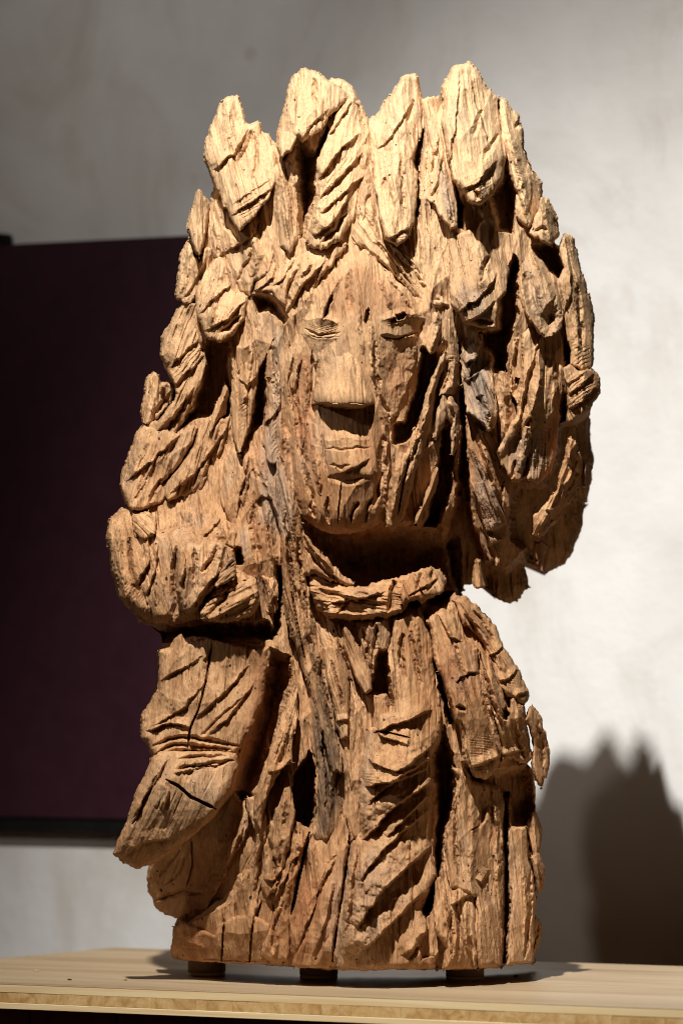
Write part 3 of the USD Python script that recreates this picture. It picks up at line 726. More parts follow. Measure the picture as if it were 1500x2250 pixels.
hair('1010,752 1024,734 1042,722 1060,734 1058,760 1050,790 1040,800 1030,830 1050,815 1062,808 1078,792 1090,852 1091,916 1086,940 1070,946 1054,925 1034,912 1024,905 1020,860 1012,800', 58, ty=6, t=150, g=12, edge=16, dome=18, stain=(0.03, 0.2, 0), L=60, W=18, amp=1.1,
     items=[('s', 14, 26, '1020,800 1040,790 1060,770'), ('s', 14, 24, '1024,840 1050,822 1062,800'), ('v', 8, 22, '1040,745 1055,760 1052,780'), ('r', 9, 18, '1060,870 1076,900 1076,935'), ('k', 8, 18, '1044,870 1066,868 1074,900 1056,908'), ('z', 6, 6, '1040,920 1086,900 1084,946 1054,930', 60)], label='weathered grey lock with a knot')
hair('1022,905 1040,920 1056,940 1072,950 1086,960 1092,990 1104,1020 1116,1030 1124,1060 1122,1090 1118,1140 1122,1140 1110,1192 1101,1220 1099,1238 1089,1248 1084,1232 1076,1234 1058,1198 1038,1142 1030,1060', 52, ty=8, t=170, g=16, edge=16, dome=20,
     items=[('r', 10, 26, '1048,950 1070,1010 1090,1070 1108,1110'), ('s', 30, 24, '1040,1000 1070,1080 1090,1160'), ('s', 22, 22, '1036,1060 1060,1150 1084,1225'), ('z', 6.5, 8, '1030,960 1080,1040 1100,1100 1090,1220 1050,1160 1034,1060', 24), ('s', 14, 26, '1062,1170 1090,1165 1114,1150'),
            ('s', 14, 20, '1066,1200 1086,1196 1104,1190'), ('v', 6, 20, '1100,1040 1104,1080 1100,1110')])
hair('1042,1226 1058,1234 1064,1270 1070,1288 1046,1292 1040,1262', 20, free=True, t=60, edge=8, dome=10)
hair('1078,815 1114,815 1120,860 1134,888 1118,946 1098,990 1086,960 1092,916 1091,860 1082,800', -6, t=90, g=3, edge=10, dome=8, items=[('r', 10, 12, '1096,830 1100,900 1096,970')])
# strands right of the face
hair('946,668 976,706 982,740 962,768 944,778 928,758 938,710', 40, ty=6, t=110, g=-20, edge=14, dome=16, items=[('r', 9, 16, '955,680 962,730 945,770'), ('v', 7, 14, '968,700 974,730 962,758')])
hair('972,700 986,690 1003,735 1004,750 1010,792 1004,846 1000,868 976,864 962,870 972,800 982,760', 36, ty=4, t=120, g=2, edge=14, dome=16, items=[('z', 9, 10, '968,780 1004,770 1000,864 966,866', 84), ('r', 10, 16, '994,740 1000,800 990,860'), ('v', 7, 16, '984,790 982,830 974,860')])
ST = 'beard_strand'
def beard(outline, lift, **k):
    carve(ST, bust, outline, lift=lift, **{'spine': 20.0, **k})
beard('978,764 984,790 962,836 956,884 948,932 928,1000 912,1042 888,1132 864,1168 850,1158 852,1068 864,1012 868,982 876,978 889,992 912,948 928,884 946,836', 46, ty=2, t=120, g=-18, edge=14, dome=20,
      items=[('r', 9, 16, '970,790 948,860 930,930 900,1010'), ('v', 8, 18, '930,920 906,1000 880,1080'), ('r', 10, 14, '880,1010 872,1080 862,1150'), ('c', 2.5, 20, '900,1000 884,1070 874,1130')])
beard('958,900 972,866 996,866 1008,900 1011,948 1004,975 994,1004 990,960 990,932 980,920 968,942 956,982 950,960', 34, t=110, g=4, edge=12, dome=14, items=[('r', 9, 14, '984,872 1000,910 1002,970'), ('z', 6, 6, '960,880 984,876 974,930 956,950', 10)], stain=(0, 0.2, 0))
beard('964,1000 966,1052 946,1094 928,1134 910,1163 914,1132 938,1076 952,1030', 44, t=110, g=-22, edge=10, dome=14)
beard('1014,1108 1018,1110 1020,1200 1016,1200', 0, t=60, edge=5, dome=5, g=0)
# left side of the hair
hair('398,552 416,520 428,560 440,572 452,540 462,548 470,600 452,630 432,650 420,668 404,668 388,656 386,648 390,610', 26, ty=8, free=True, t=110, g=-10, edge=18,
     items=[('r', 10, 18, '416,530 412,590 398,645'), ('s', 20, 16, '400,660 430,620 456,560'), ('z', 6, 5, '390,630 430,640 420,668 395,664', -60)])
hair('456,470 480,420 500,470 528,508 560,470 592,436 606,480 616,540 600,560 590,600 560,620 548,650 520,640 490,560 470,580 456,540 446,510', 8, ty=3, t=100, g=6, edge=22,
     items=[('s', 24, 20, '490,560 540,530 590,470'), ('v', 9, 22, '478,440 500,500 524,530'), ('r', 10, 18, '470,480 476,540 466,580'), ('v', 8, 16, '520,620 548,570 560,530'), ('r', 14, 14, '560,500 566,560 552,610')])
hair('592,560 618,545 650,560 690,545 740,530 770,530 740,570 700,620 668,680 640,720 632,700 622,672 594,642 556,640 560,615 578,590', 10, ty=3, t=110, g=-12, edge=20,
     items=[('s', 22, 24, '560,640 600,610 610,580'), ('z', 7, 10, '572,570 606,560 606,600 580,610', 84), ('s', 26, 22, '636,700 670,620 720,570'), ('v', 8, 22, '626,680 640,620 660,580'), ('s', 16, 18, '600,630 630,600 648,570'), ('r', 9, 14, '690,560 660,610 640,670')])
hair('438,602 478,560 494,566 530,600 548,650 538,700 510,740 481,748 460,746 444,722 432,684 430,640', 58, ty=12, tx=2, t=140, g=-16, edge=26, dome=30,
     items=[('s', 34, 28, '450,730 500,700 540,660'), ('s', 26, 24, '438,690 490,640 530,610'), ('r', 16, 20, '484,570 474,640 462,720'), ('z', 7, 7, '440,700 536,660 510,740 460,744', -30), ('v', 9, 20, '478,735 510,715 532,690'), ('v', 8, 16, '496,600 510,620 520,650')])
hair('392,676 412,662 430,666 436,720 446,752 456,800 444,840 420,892 398,935 384,952 350,972 316,990 300,990 300,956 318,930 346,925 368,900 388,866 386,850 370,820 355,780 357,740 376,704', 24, ty=2, free=True, t=130, g=-26, edge=18, dome=24,
     items=[('s', 30, 24, '372,810 410,770 446,740'), ('s', 24, 20, '380,850 420,810 452,780'), ('z', 7.5, 10, '366,800 446,740 456,800 400,850 384,850', -38), ('r', 16, 18, '396,690 378,740 370,800'), ('s', 26, 22, '330,960 380,920 430,850'), ('v', 8, 18, '320,980 370,940 410,880'), ('z', 7, 6, '310,960 390,890 400,930 340,980', -34)])
hair('322,828 336,817 350,822 352,844 366,840 386,853 380,876 356,905 338,926 317,934 313,892', 30, ty=4, free=True, t=90, g=-10, edge=12, dome=14, items=[('v', 9, 22, '356,850 360,880 340,910'), ('r', 8, 12, '334,824 330,870 324,920'), ('s', 14, 14, '340,910 360,880 376,855')])
hair('496,844 502,858 497,908 476,930 458,950 466,920 478,874', 46, ty=4, t=120, g=-24, edge=8, dome=14, items=[('z', 5, 6, '470,880 500,860 496,910 464,940', -24), ('r', 6, 10, '496,850 484,900 464,944')])
hair('298,958 318,934 346,940 384,952 430,930 440,940 424,970 400,1010 370,1050 352,1064 380,1075 372,1100 330,1112 300,1122 282,1116 264,1064 282,1000', 40, ty=2, free=True, t=140, g=-24, edge=26, dome=30,
     items=[('s', 34, 24, '276,1060 340,1010 400,950'), ('s', 26, 20, '290,1105 320,1060 350,990'), ('z', 8, 6, '280,1010 400,950 380,1000 290,1070', -34), ('v', 9, 18, '300,1100 316,1050 330,1010'), ('r', 12, 16, '330,950 300,1010 280,1065'), ('v', 8, 18, '330,1105 346,1070 356,1050')])
hair('436,922 468,916 492,920 506,912 516,962 500,1000 480,1050 474,1092 440,1086 400,1090 372,1102 350,1072 372,1050 404,1010 428,960', 18, ty=2, t=110, g=-20, edge=22,
     items=[('v', 10, 46, '430,936 418,980 384,1030 352,1062'), ('s', 30, 24, '370,1090 430,1040 500,940'), ('s', 20, 20, '440,1080 470,1020 500,970'), ('r', 12, 18, '480,925 466,990 440,1050'), ('z', 7, 6, '440,1000 500,940 480,1050 450,1080', 8), ('v', 8, 22, '462,1000 466,1040 460,1080')])
hair('536,692 560,700 586,732 581,764 567,808 562,842 553,900 541,956 526,997 515,965 508,902 510,840 513,760 524,724', 40, ty=3, t=130, g=-4, edge=14, dome=18,
     items=[('r', 10, 18, '552,700 548,780 536,860 528,970'), ('s', 16, 20, '520,830 545,850 562,830'), ('v', 7, 18, '520,840 534,800 552,770'), ('z', 7, 6, '512,860 556,830 540,950 520,960', -46), ('v', 8, 14, '526,720 520,790 516,840')])
hair('588,712 606,704 630,722 622,772 624,840 622,900 624,942 628,1004 600,1020 582,1010 575,970 581,934 586,880 583,828 586,780', 24, ty=2, t=120, g=1, edge=12, dome=16,
     items=[('s', 18, 18, '588,770 606,745 624,730'), ('k', 5, 34, '583,828 595,832 590,848'), ('v', 7, 16, '606,760 602,830 608,900'), ('s', 22, 18, '580,940 604,910 622,880'), ('z', 7, 6, '584,880 622,860 624,1000 590,1000', -40), ('r', 8, 14, '618,760 616,850 614,950')])
hair('516,964 527,998 540,984 562,948 578,936 586,970 600,1015 630,1008 640,1062 650,1110 664,1150 640,1180 610,1150 596,1100 572,1090 556,1120 550,1160 520,1172 500,1140 484,1100 478,1056 496,1010', 20, ty=2, t=120, g=8, edge=18, dome=22,
     items=[('r', 10, 22, '560,960 570,1020 590,1080 620,1150'), ('v', 10, 30, '556,1030 552,1080 558,1130'), ('z', 7, 8, '500,980 530,1010 520,1100 490,1080', 0), ('s', 26, 20, '520,1160 530,1080 550,1000'), ('v', 8, 24, '596,1040 610,1090 630,1140'), ('s', 22, 20, '580,1000 606,985 628,960'),
            ('r', 9, 16, '544,1000 540,1060 530,1120'), ('v', 6, 18, '620,1020 630,1070 650,1120')])
hair('372,1094 420,1088 476,1092 500,1134 520,1172 516,1206 490,1200 470,1206 430,1196 404,1190 376,1200 344,1186 300,1188 282,1160 284,1124 330,1112', 26, ty=2, t=110, g=-10, edge=20, dome=22, L=52, W=30, amp=1.35,
     items=[('v', 12, 24, '300,1180 350,1150 400,1120'), ('r', 12, 20, '400,1110 420,1150 412,1190'), ('v', 10, 24, '390,1120 396,1160 404,1190'), ('r', 16, 18, '310,1130 330,1160 320,1180'), ('s', 16, 22, '440,1190 470,1160 496,1130'), ('v', 8, 22, '470,1110 490,1150 506,1190'), ('r', 8, 14, '470,1100 480,1150 500,1190')])
hair('516,1172 540,1160 552,1180 556,1230 566,1262 590,1270 606,1244 614,1232 615,1290 608,1340 592,1362 580,1350 560,1290 540,1262 520,1246 506,1236 508,1200', -4, t=100, g=5, edge=12, dome=14,
     items=[('k', 8, 60, '510,1204 526,1202 540,1226 532,1244 514,1240'), ('r', 9, 20, '600,1260 598,1310 588,1350'), ('v', 8, 22, '572,1270 580,1310 590,1345'), ('z', 6, 5, '566,1270 610,1260 600,1340 580,1330', 0)])

# ------------------------------------------------------------------ face
face = carve('face', bust, '800,545 850,590 900,640 936,682 944,700 926,722 924,775 905,850 880,920 864,934 858,960 858,1060 852,1118 838,1146 808,1164 768,1174 728,1172 694,1160 664,1136 648,1100 642,1040 636,990 624,930 618,850 622,790 642,742 664,690 690,640 730,590',
             lift=12, dome=44, edge=62, teeth=2.0, g=0, t=150, rough=2.6, amp=0.62, L=120, W=26,
             tip=[(770, 1090, 80, 16), (765, 1018, 50, 30), (762, 965, 40, 14), (700, 668, 40, 8), (860, 668, 45, 8)],
             items=[('k', 46, 20, '660,732 742,745 728,800 700,860 690,930 660,930 640,860 650,780'), ('k', 44, 20, '834,732 918,740 912,790 890,860 862,920 845,900 828,820'),
                    ('r', 20, 12, '664,704 704,698 744,710'), ('r', 20, 10, '836,704 880,694 928,690'), ('v', 5, 9, '668,722 700,736 748,730'), ('v', 3, 3, '676,734 710,745 744,740'), ('z', 5, 5, '668,712 748,708 748,742 680,744', -70),
                    ('v', 4, 9, '832,736 870,744 922,728'), ('k', 6, 46, '870,690 888,683 892,690 886,702 874,704'), ('k', 6, 22, '854,700 872,694 874,708 858,712'), ('z', 4.5, 9, '848,696 880,688 884,716 850,720', -80),
                    ('v', 6, 40, '731,648 722,675 711,700'), ('k', 4, 44, '802,684 808,674 813,682 810,706 803,716 799,706'),
                    ('v', 8, 22, '826,745 824,800 834,870 862,930'), ('r', 8, 14, '812,690 818,760 824,850'), ('r', 7, 10, '792,670 790,720 800,780'), ('v', 12, 20, '700,790 684,860 690,920'),
                    ('r', 10, 20, '832,880 850,960 852,1060 848,1140'), ('v', 10, 22, '838,960 836,1040 820,1120'), ('r', 9, 16, '690,930 694,1010 704,1090'), ('v', 9, 22, '670,960 668,1030 690,1110'),
                    ('v', 8, 24, '640,850 655,930 660,1010'), ('v', 6, 20, '662,790 650,860 654,920'), ('r', 8, 14, '676,800 668,880 674,960'), ('v', 5, 20, '684,770 690,830 682,900'), ('v', 5, 18, '646,770 636,830 640,900'),
                    ('r', 16, 7, '708,968 760,962 812,968'), ('v', 5, 6, '712,984 760,987 818,984'), ('v', 14, 10, '718,1050 764,1056 812,1048'), ('s', 26, 10, '742,1044 780,1028 812,1006'), ('v', 5, 7, '724,1022 750,1028 770,1022'),
                    ('v', 6, 9, '708,950 712,990 716,1040'),
                    ('c', 1.8, 20, '750,1060 746,1100 742,1150'), ('v', 7, 18, '790,1100 776,1120 770,1150'), ('v', 7, 16, '820,1090 806,1120 800,1150'),
                    ('v', 6, 16, '720,1090 716,1120 722,1150'), ('v', 6, 16, '690,1080 684,1110 690,1140'), ('r', 10, 12, '750,600 730,640 712,690'), ('v', 9, 12, '770,590 766,640 772,690'), ('r', 9, 12, '830,600 850,640 856,680'), ('v', 8, 12, '852,610 880,650 910,690')])
carve('nose', face, '758,722 786,722 800,765 808,815 816,850 826,884 824,918 802,938 764,942 726,936 698,920 683,888 688,858 706,832 722,790 740,752',
      lift=-14, ty=0, dome=26, edge=34, teeth=1.0, g=0, t=150, amp=0.6, rough=2.4, L=80, W=20,
      tip=[(756, 878, 72, 104), (768, 800, 44, 34), (712, 880, 30, 22), (802, 882, 28, 22)],
      items=[('k', 40, 150, '676,890 716,884 770,892 834,884 846,960 740,970 680,950'), ('v', 6, 10, '790,780 800,820 806,850'), ('v', 5, 8, '774,740 780,790 786,830'), ('z', 6, 8, '690,880 822,882 818,935 700,925', 84), ('v', 6, 10, '690,880 706,900 730,918')])
carve('forehead_lock', bust, '800,440 812,420 826,470 846,520 880,556 924,600 960,640 985,668 946,680 936,682 900,640 850,590 800,546 776,536 768,520 784,480', lift=16, t=110, g=30, edge=18, dome=18,
      items=[('v', 9, 22, '820,460 850,540 930,620'), ('r', 9, 18, '806,450 830,530 900,610'), ('v', 8, 18, '880,580 930,630 966,664'), ('z', 7, 6, '880,570 960,640 940,670 880,610', 50)])

# ------------------------------------------------------------------ neck, collar and the long strand
carve('long_strand', bust, '612,1000 640,1060 652,1110 662,1150 676,1184 720,1230 752,1262 786,1284 762,1292 720,1272 690,1262 676,1270 682,1330 700,1400 716,1462 730,1540 746,1640 752,1700 730,1700 712,1640 690,1560 672,1500 660,1450 640,1400 624,1340 616,1240 612,1150 606,1080',
      lift=44, t=130, g=6, edge=18, dome=24, L=140, W=18,
      items=[('r', 12, 22, '630,1060 644,1160 660,1280 684,1400 712,1540'), ('v', 7, 24, '626,1100 634,1220 652,1340'), ('v', 6, 18, '652,1180 662,1280 682,1370'), ('r', 8, 18, '660,1150 690,1210 740,1262'), ('v', 6, 20, '668,1200 700,1244 750,1282'),
             ('c', 2.4, 24, '640,1300 654,1380 672,1460'), ('v', 9, 24, '700,1440 716,1540 734,1640')])
carve('collar', bust, '676,1262 692,1258 730,1276 780,1290 806,1287 866,1270 908,1256 945,1246 968,1253 978,1274 970,1298 948,1312 927,1324 899,1320 884,1345 857,1356 787,1364 720,1358 690,1336 680,1300',
      lift=40, t=120, g=76, edge=18, dome=26, L=60, W=24, amp=1.15,
      items=[('s', 26, 24, '700,1330 780,1318 850,1300'), ('v', 6, 12, '710,1300 760,1316 800,1318'), ('v', 10, 40, '866,1274 862,1310 850,1348'), ('z', 5, 7, '690,1280 850,1300 840,1336 700,1310', 76), ('r', 12, 14, '720,1340 780,1350 840,1346'), ('v', 6, 14, '740,1350 760,1330 764,1310')])
carve('collar', bust, '890,1276 908,1258 945,1247 968,1254 979,1274 972,1298 948,1313 927,1325 904,1318 882,1330 878,1304', lift=64, t=120, g=20, edge=18, dome=26, L=50, W=20,
      items=[('s', 16, 20, '900,1310 930,1290 966,1270'), ('v', 7, 20, '926,1256 920,1280 912,1304'), ('v', 6, 16, '950,1252 948,1280 940,1304')])

# ------------------------------------------------------------------ raised hand and sleeve on the left
carve('finger', bust, '290,1132 330,1124 346,1150 342,1176 318,1186 296,1172', lift=62, t=120, g=40, edge=14, dome=18)
hand = carve('hand', bust, '236,1184 242,1140 262,1122 290,1118 312,1150 360,1160 400,1150 440,1160 480,1170 516,1205 520,1246 560,1270 568,1300 566,1336 548,1358 476,1370 430,1364 384,1374 332,1366 298,1352 264,1312 248,1262',
             lift=24, free=True, t=190, g=4, edge=36, dome=46, amp=1.0, L=80, W=34, teeth=4.0,
             items=[('v', 12, 30, '388,1200 384,1260 388,1330 380,1368'), ('s', 24, 26, '300,1290 330,1230 326,1170'), ('s', 22, 22, '322,1310 344,1250 350,1190'), ('r', 12, 22, '260,1150 262,1220 276,1300'), ('v', 9, 22, '284,1180 290,1250 300,1320'), ('z', 6, 5, '260,1290 310,1250 330,1340 290,1340', -30)])
carve('finger', hand, '392,1210 410,1192 440,1190 474,1186 496,1200 512,1236 500,1262 470,1292 452,1312 438,1340 420,1354 400,1344 388,1296', lift=84, t=120, g=-12, edge=24, dome=28,
      items=[('s', 20, 22, '420,1340 450,1290 490,1250'), ('s', 18, 18, '400,1280 410,1230 400,1200'), ('v', 10, 26, '440,1260 470,1230 480,1195'), ('r', 9, 18, '478,1200 486,1230 470,1270'), ('z', 6, 5, '400,1270 440,1260 430,1340 405,1330', 20), ('v', 7, 18, '424,1200 430,1240 424,1280')])
carve('finger', hand, '474,1296 500,1284 520,1282 545,1268 560,1268 568,1290 570,1324 556,1352 520,1364 480,1368 444,1362 440,1345 456,1316', lift=92, t=110, g=-70, edge=16, dome=20,
      items=[('s', 16, 22, '480,1284 520,1280 550,1270'), ('v', 8, 18, '460,1350 490,1320 500,1290'), ('z', 6, 5, '470,1310 560,1290 560,1350 470,1360', 20), ('r', 9, 16, '552,1275 560,1310 552,1345')])
carve('finger', hand, '476,1270 506,1226 518,1230 522,1256 512,1274 490,1284 470,1292', lift=112, t=80, g=-60, edge=10, dome=14, items=[('z', 5, 6, '476,1270 518,1240 512,1275 480,1288', -40)])
sleeve = carve('sleeve', bust, '348,1430 372,1420 384,1400 400,1392 410,1404 440,1410 460,1404 500,1414 560,1416 596,1418 590,1470 577,1540 552,1600 532,1640 519,1664 470,1650 420,1648 380,1655 340,1668 331,1650 322,1632 313,1622 312,1574 330,1540 345,1514 348,1484',
      lift=30, free=True, t=200, g=-8, edge=24, dome=26, amp=0.72, L=90, W=40, tx=4, teeth=4.0,
      items=[('c', 2.6, 26, '466,1416 460,1450 452,1500 436,1560 418,1600 412,1650'), ('s', 60, 12, '330,1600 400,1560 450,1500'), ('s', 70, 12, '430,1580 500,1520 550,1460'), ('s', 40, 8, '350,1500 400,1470 450,1440'), ('s', 44, 13, '460,1620 520,1560 560,1500'), ('v', 6, 10, '440,1620 480,1580 540,1530'),
             ('v', 7, 10, '450,1480 454,1450 470,1425'), ('v', 8, 20, '330,1644 372,1624 420,1622 480,1632 528,1640'), ('s', 22, 22, '322,1610 372,1590 420,1600'), ('v', 7, 20, '336,1660 380,1636 440,1640 510,1650')])
carve('sleeve_fold', sleeve, '334,1664 352,1650 400,1652 450,1650 500,1652 520,1656 522,1690 508,1734 490,1766 472,1790 444,1818 420,1838 390,1864 360,1882 346,1888 328,1898 300,1908 284,1900 272,1896 262,1884 250,1876 262,1846 280,1808 300,1740 320,1706',
      lift=56, free=True, t=70, g=-30, edge=26, dome=24, amp=0.55, L=110, W=44, ty=4, rough=2.0, teeth=1.0,
      items=[('c', 4, 40, '366,1714 392,1728 420,1752 446,1764 474,1778'), ('s', 30, 18, '290,1800 340,1720 370,1670'), ('s', 22, 16, '380,1700 440,1690 510,1672'), ('v', 8, 18, '380,1690 440,1684 516,1670'), ('v', 7, 16, '392,1668 440,1664 500,1662'), ('s', 24, 16, '360,1780 370,1740 366,1716'), ('v', 6, 12, '290,1820 330,1740 350,1690'),
             ('s', 24, 10, '270,1880 320,1850 380,1840')])
carve('sleeve_opening', bust, '332,1888 360,1870 420,1830 470,1784 506,1730 530,1760 552,1752 582,1820 560,1890 560,1934 556,1962 532,1996 508,1982 508,2006 476,2026 468,2052 440,2042 416,2026 380,2014 366,2008 344,1994 336,1976 328,1960 326,1920',
      lift=-74, free=True, t=110, g=-30, edge=20, dome=18, amp=0.5, L=110, W=50, tx=48, teeth=1.5,
      items=[('s', 40, 30, '436,2030 490,1940 540,1800'), ('s', 24, 18, '500,1990 530,1960 556,1930'), ('v', 8, 18, '340,1980 400,1960 450,1964'), ('v', 5, 9, '350,1930 380,1890 400,1860'), ('v', 5, 9, '360,1950 400,1910 420,1850'), ('c', 2.2, 14, '420,1840 424,1900 410,1950'), ('s', 30, 26, '500,1900 540,1840 560,1770'), ('v', 8, 20, '510,1984 536,1966 556,1944')])
carve('wood_chip_tongue', bust, '646,1500 655,1506 658,1580 646,1620 642,1676 618,1694 592,1738 572,1826 556,1800 560,1740 582,1680 602,1620 622,1560', lift=62, t=130, g=-22, edge=12, dome=18, ty=2, rough=2.2,
      items=[('z', 7, 6, '610,1620 656,1560 640,1676 600,1690', -18), ('r', 9, 18, '648,1520 630,1600 600,1690 580,1770'), ('s', 14, 26, '590,1700 620,1690 640,1668'), ('v', 7, 18, '600,1730 616,1700 630,1690')])
carve('robe_fold', bust, '636,1690 650,1790 640,1830 636,1870 622,1918 622,1945 588,1974 575,1950 584,1900 600,1866 588,1840 600,1780', lift=36, t=110, g=-10, edge=12, dome=18,
      items=[('s', 16, 26, '584,1940 606,1930 624,1912'), ('r', 9, 16, '626,1730 618,1830 604,1920'), ('k', 6, 20, '606,1944 614,1940 616,1950 608,1952'), ('v', 7, 16, '600,1880 606,1910 600,1940')])
carve('robe_fold', bust, '640,1822 672,1830 676,1846 660,1890 646,1960 634,2010 640,2060 634,2112 596,2118 572,2100 590,2040 610,1990 632,1930 640,1880', lift=14, t=90, g=-6, edge=12, dome=16,
      items=[('r', 8, 12, '650,1850 636,1930 616,2020'), ('v', 8, 18, '624,1980 606,2040 600,2100'), ('r', 9, 12, '610,2040 604,2080 600,2112')])
carve('robe_fold', bust, '536,1750 566,1752 590,1800 584,1850 570,1890 600,1868 590,1920 570,1960 560,2010 548,2050 540,2020 556,1960 560,1900 560,1840', lift=20, t=100, g=-10, edge=12, dome=14, items=[('r', 8, 16, '560,1770 572,1830 562,1900'), ('v', 7, 16, '580,1880 568,1930 556,1990')])

# ------------------------------------------------------------------ chest and robe
RF = 'robe_fold'
def fold(outline, lift, **k):
    k['items'] = [(i[0], i[1] * 1.6, i[2], *i[3:]) if i[0] == 's' else i for i in k.get('items', ())]
    carve(RF, bust, outline, lift=lift, **{'spine': 14.0, 'teeth': 4.0, 'amp': 0.8, **k})
carve('charred_strip', bust, '672,1440 700,1462 712,1500 706,1560 716,1606 742,1618 752,1640 768,1740 752,1782 734,1836 716,1850 696,1846 684,1832 694,1790 696,1690 684,1640 676,1560', lift=14, t=90, g=4, edge=16, dome=16, stain=(0.04, 0.15, 0), L=120, W=14,
      items=[('r', 7, 16, '690,1480 704,1580 712,1700'), ('v', 6, 22, '708,1610 720,1700 716,1780'), ('v', 5, 18, '730,1630 744,1700 742,1760'), ('r', 8, 14, '722,1640 730,1720 722,1800'), ('c', 2.2, 20, '760,1690 758,1740 752,1780')], label='charred blackened strip down the chest')
fold('690,1362 730,1362 760,1372 776,1420 790,1460 796,1540 786,1600 776,1690 790,1760 796,1840 770,1850 756,1790 768,1740 756,1660 740,1580 724,1500 704,1420', 14, t=100, g=8, edge=14, dome=14, items=[('r', 8, 14, '720,1380 750,1470 776,1580'), ('v', 7, 18, '740,1400 764,1480 780,1540'), ('z', 6, 5, '704,1380 740,1390 740,1440 710,1430', 70)])
fold('708,1424 722,1416 744,1424 762,1470 772,1530 770,1588 764,1620 748,1627 738,1600 732,1546 718,1500', 34, t=90, g=8, edge=10, dome=16, ty=4, items=[('s', 10, 18, '740,1590 754,1585 768,1582'), ('z', 5, 5, '742,1590 768,1584 762,1622 748,1624', 8), ('v', 6, 14, '728,1450 744,1510 754,1560')])
fold('756,1372 778,1400 796,1440 816,1490 818,1516 802,1528 782,1500 766,1460 754,1420', 40, t=90, g=14, edge=9, dome=14, ty=4)
fold('782,1366 830,1362 852,1358 858,1400 852,1430 834,1430 826,1450 818,1490 800,1440 786,1400', 18, t=90, g=-8, edge=12, dome=14, items=[('r', 7, 18, '806,1380 812,1430 818,1470'), ('v', 7, 22, '826,1370 826,1400 822,1440'), ('v', 6, 18, '796,1380 806,1420 812,1460')])
fold('862,1358 890,1346 920,1338 932,1356 946,1400 950,1434 956,1504 964,1546 973,1574 969,1620 956,1650 946,1690 950,1720 952,1782 948,1874 958,1922 934,1970 924,1994 940,2040 950,2060 960,2130 740,2134 744,2060 762,1940 770,1850 790,1830 786,1760 790,1700 800,1640 806,1600 826,1600 830,1570 866,1564 870,1504 860,1424',
     26, t=150, g=-6, edge=22, dome=26, amp=0.8,
     items=[('v', 9, 30, '884,1390 878,1440 892,1490'), ('r', 12, 22, '906,1350 916,1430 930,1500'), ('v', 7, 18, '900,1380 912,1450 926,1510'), ('s', 30, 24, '820,1610 880,1590 950,1560'), ('s', 40, 30, '806,1670 870,1700 950,1640'), ('s', 30, 22, '826,1600 840,1620 900,1640'),
            ('s', 44, 46, '800,1730 860,1722 948,1664'), ('s', 30, 30, '810,1770 850,1730 940,1690'), ('s', 60, 52, '800,1850 860,1780 948,1716'), ('s', 26, 30, '850,1840 890,1800 940,1752'),
            ('s', 80, 62, '786,2040 830,1970 890,1910 950,1860'), ('s', 34, 30, '790,1940 840,1870 930,1790'), ('s', 60, 50, '765,2120 830,2060 900,1990 930,1960'), ('z', 8, 5, '790,1960 840,1900 860,1930 800,2020', 10), ('z', 8, 6, '780,2060 860,1990 900,2010 860,2120 780,2126', 6),
            ('z', 7, 7, '800,1690 860,1680 850,1740 800,1750', 84), ('r', 10, 16, '780,1860 766,1960 748,2080'), ('v', 8, 16, '790,1870 776,1960 770,2040'), ('v', 9, 22, '900,2110 930,2060 950,2040'), ('c', 2, 20, '826,1606 860,1612 900,1622'), ('k', 10, 44, '924,2050 950,2044 956,2100 924,2110'),
            ('s', 24, 20, '880,2100 920,2080 950,2030')])
fold('640,2112 690,2000 716,1900 750,1850 766,1856 756,1930 742,2010 730,2100 728,2130 640,2126', 14, t=80, g=-8, edge=12, dome=12, amp=0.8, items=[('s', 30, 20, '650,2080 700,1960 740,1880'), ('s', 24, 16, '690,2100 720,2010 736,1940'), ('v', 6, 12, '700,1920 724,1890 744,1880')])

# ------------------------------------------------------------------ right shoulder and arm
arm = carve('arm', bust, '936,1366 944,1348 973,1332 1000,1354 1015,1404 1048,1424 1057,1480 1070,1527 1083,1573 1092,1606 1106,1648 1097,1678 1072,1714 1039,1710 1018,1672 1013,1606 997,1583 978,1517 953,1452 943,1396',
            lift=50, t=150, g=10, edge=22, dome=30, ty=4, items=[('s', 22, 18, '960,1350 985,1400 1020,1410'), ('s', 20, 14, '1005,1500 1030,1480 1054,1478'), ('c', 2.2, 16, '1005,1500 1012,1490 1040,1480'),
                   ('r', 14, 18, '972,1345 1000,1440 1020,1540'), ('v', 8, 20, '1000,1550 1010,1558 1022,1556'), ('z', 6, 5, '1020,1620 1090,1610 1080,1700 1030,1700', 86), ('v', 8, 18, '1056,1500 1070,1560 1084,1610'), ('s', 20, 18, '1020,1690 1060,1680 1098,1660'), ('v', 7, 14, '990,1400 1010,1460 1030,1500')])
carve('sleeve_fold', arm, '992,1318 1004,1312 1022,1313 1048,1334 1076,1363 1088,1384 1099,1405 1118,1443 1130,1464 1141,1480 1150,1500 1162,1522 1160,1541 1150,1548 1128,1536 1112,1526 1090,1496 1067,1432 1043,1396 1011,1362',
      lift=36, free=True, t=150, g=28, edge=18, dome=24, ty=2, items=[('r', 10, 20, '1010,1320 1060,1390 1110,1480'), ('v', 8, 22, '1020,1350 1050,1400 1072,1440'), ('s', 20, 22, '1075,1440 1096,1430 1112,1420'), ('s', 18, 20, '1096,1500 1120,1490 1142,1470'), ('z', 6, 6, '1090,1480 1130,1460 1150,1530 1110,1520', 70), ('v', 8, 20, '1040,1340 1066,1380 1090,1420'),
             ('s', 14, 16, '1128,1536 1144,1524 1160,1518')])
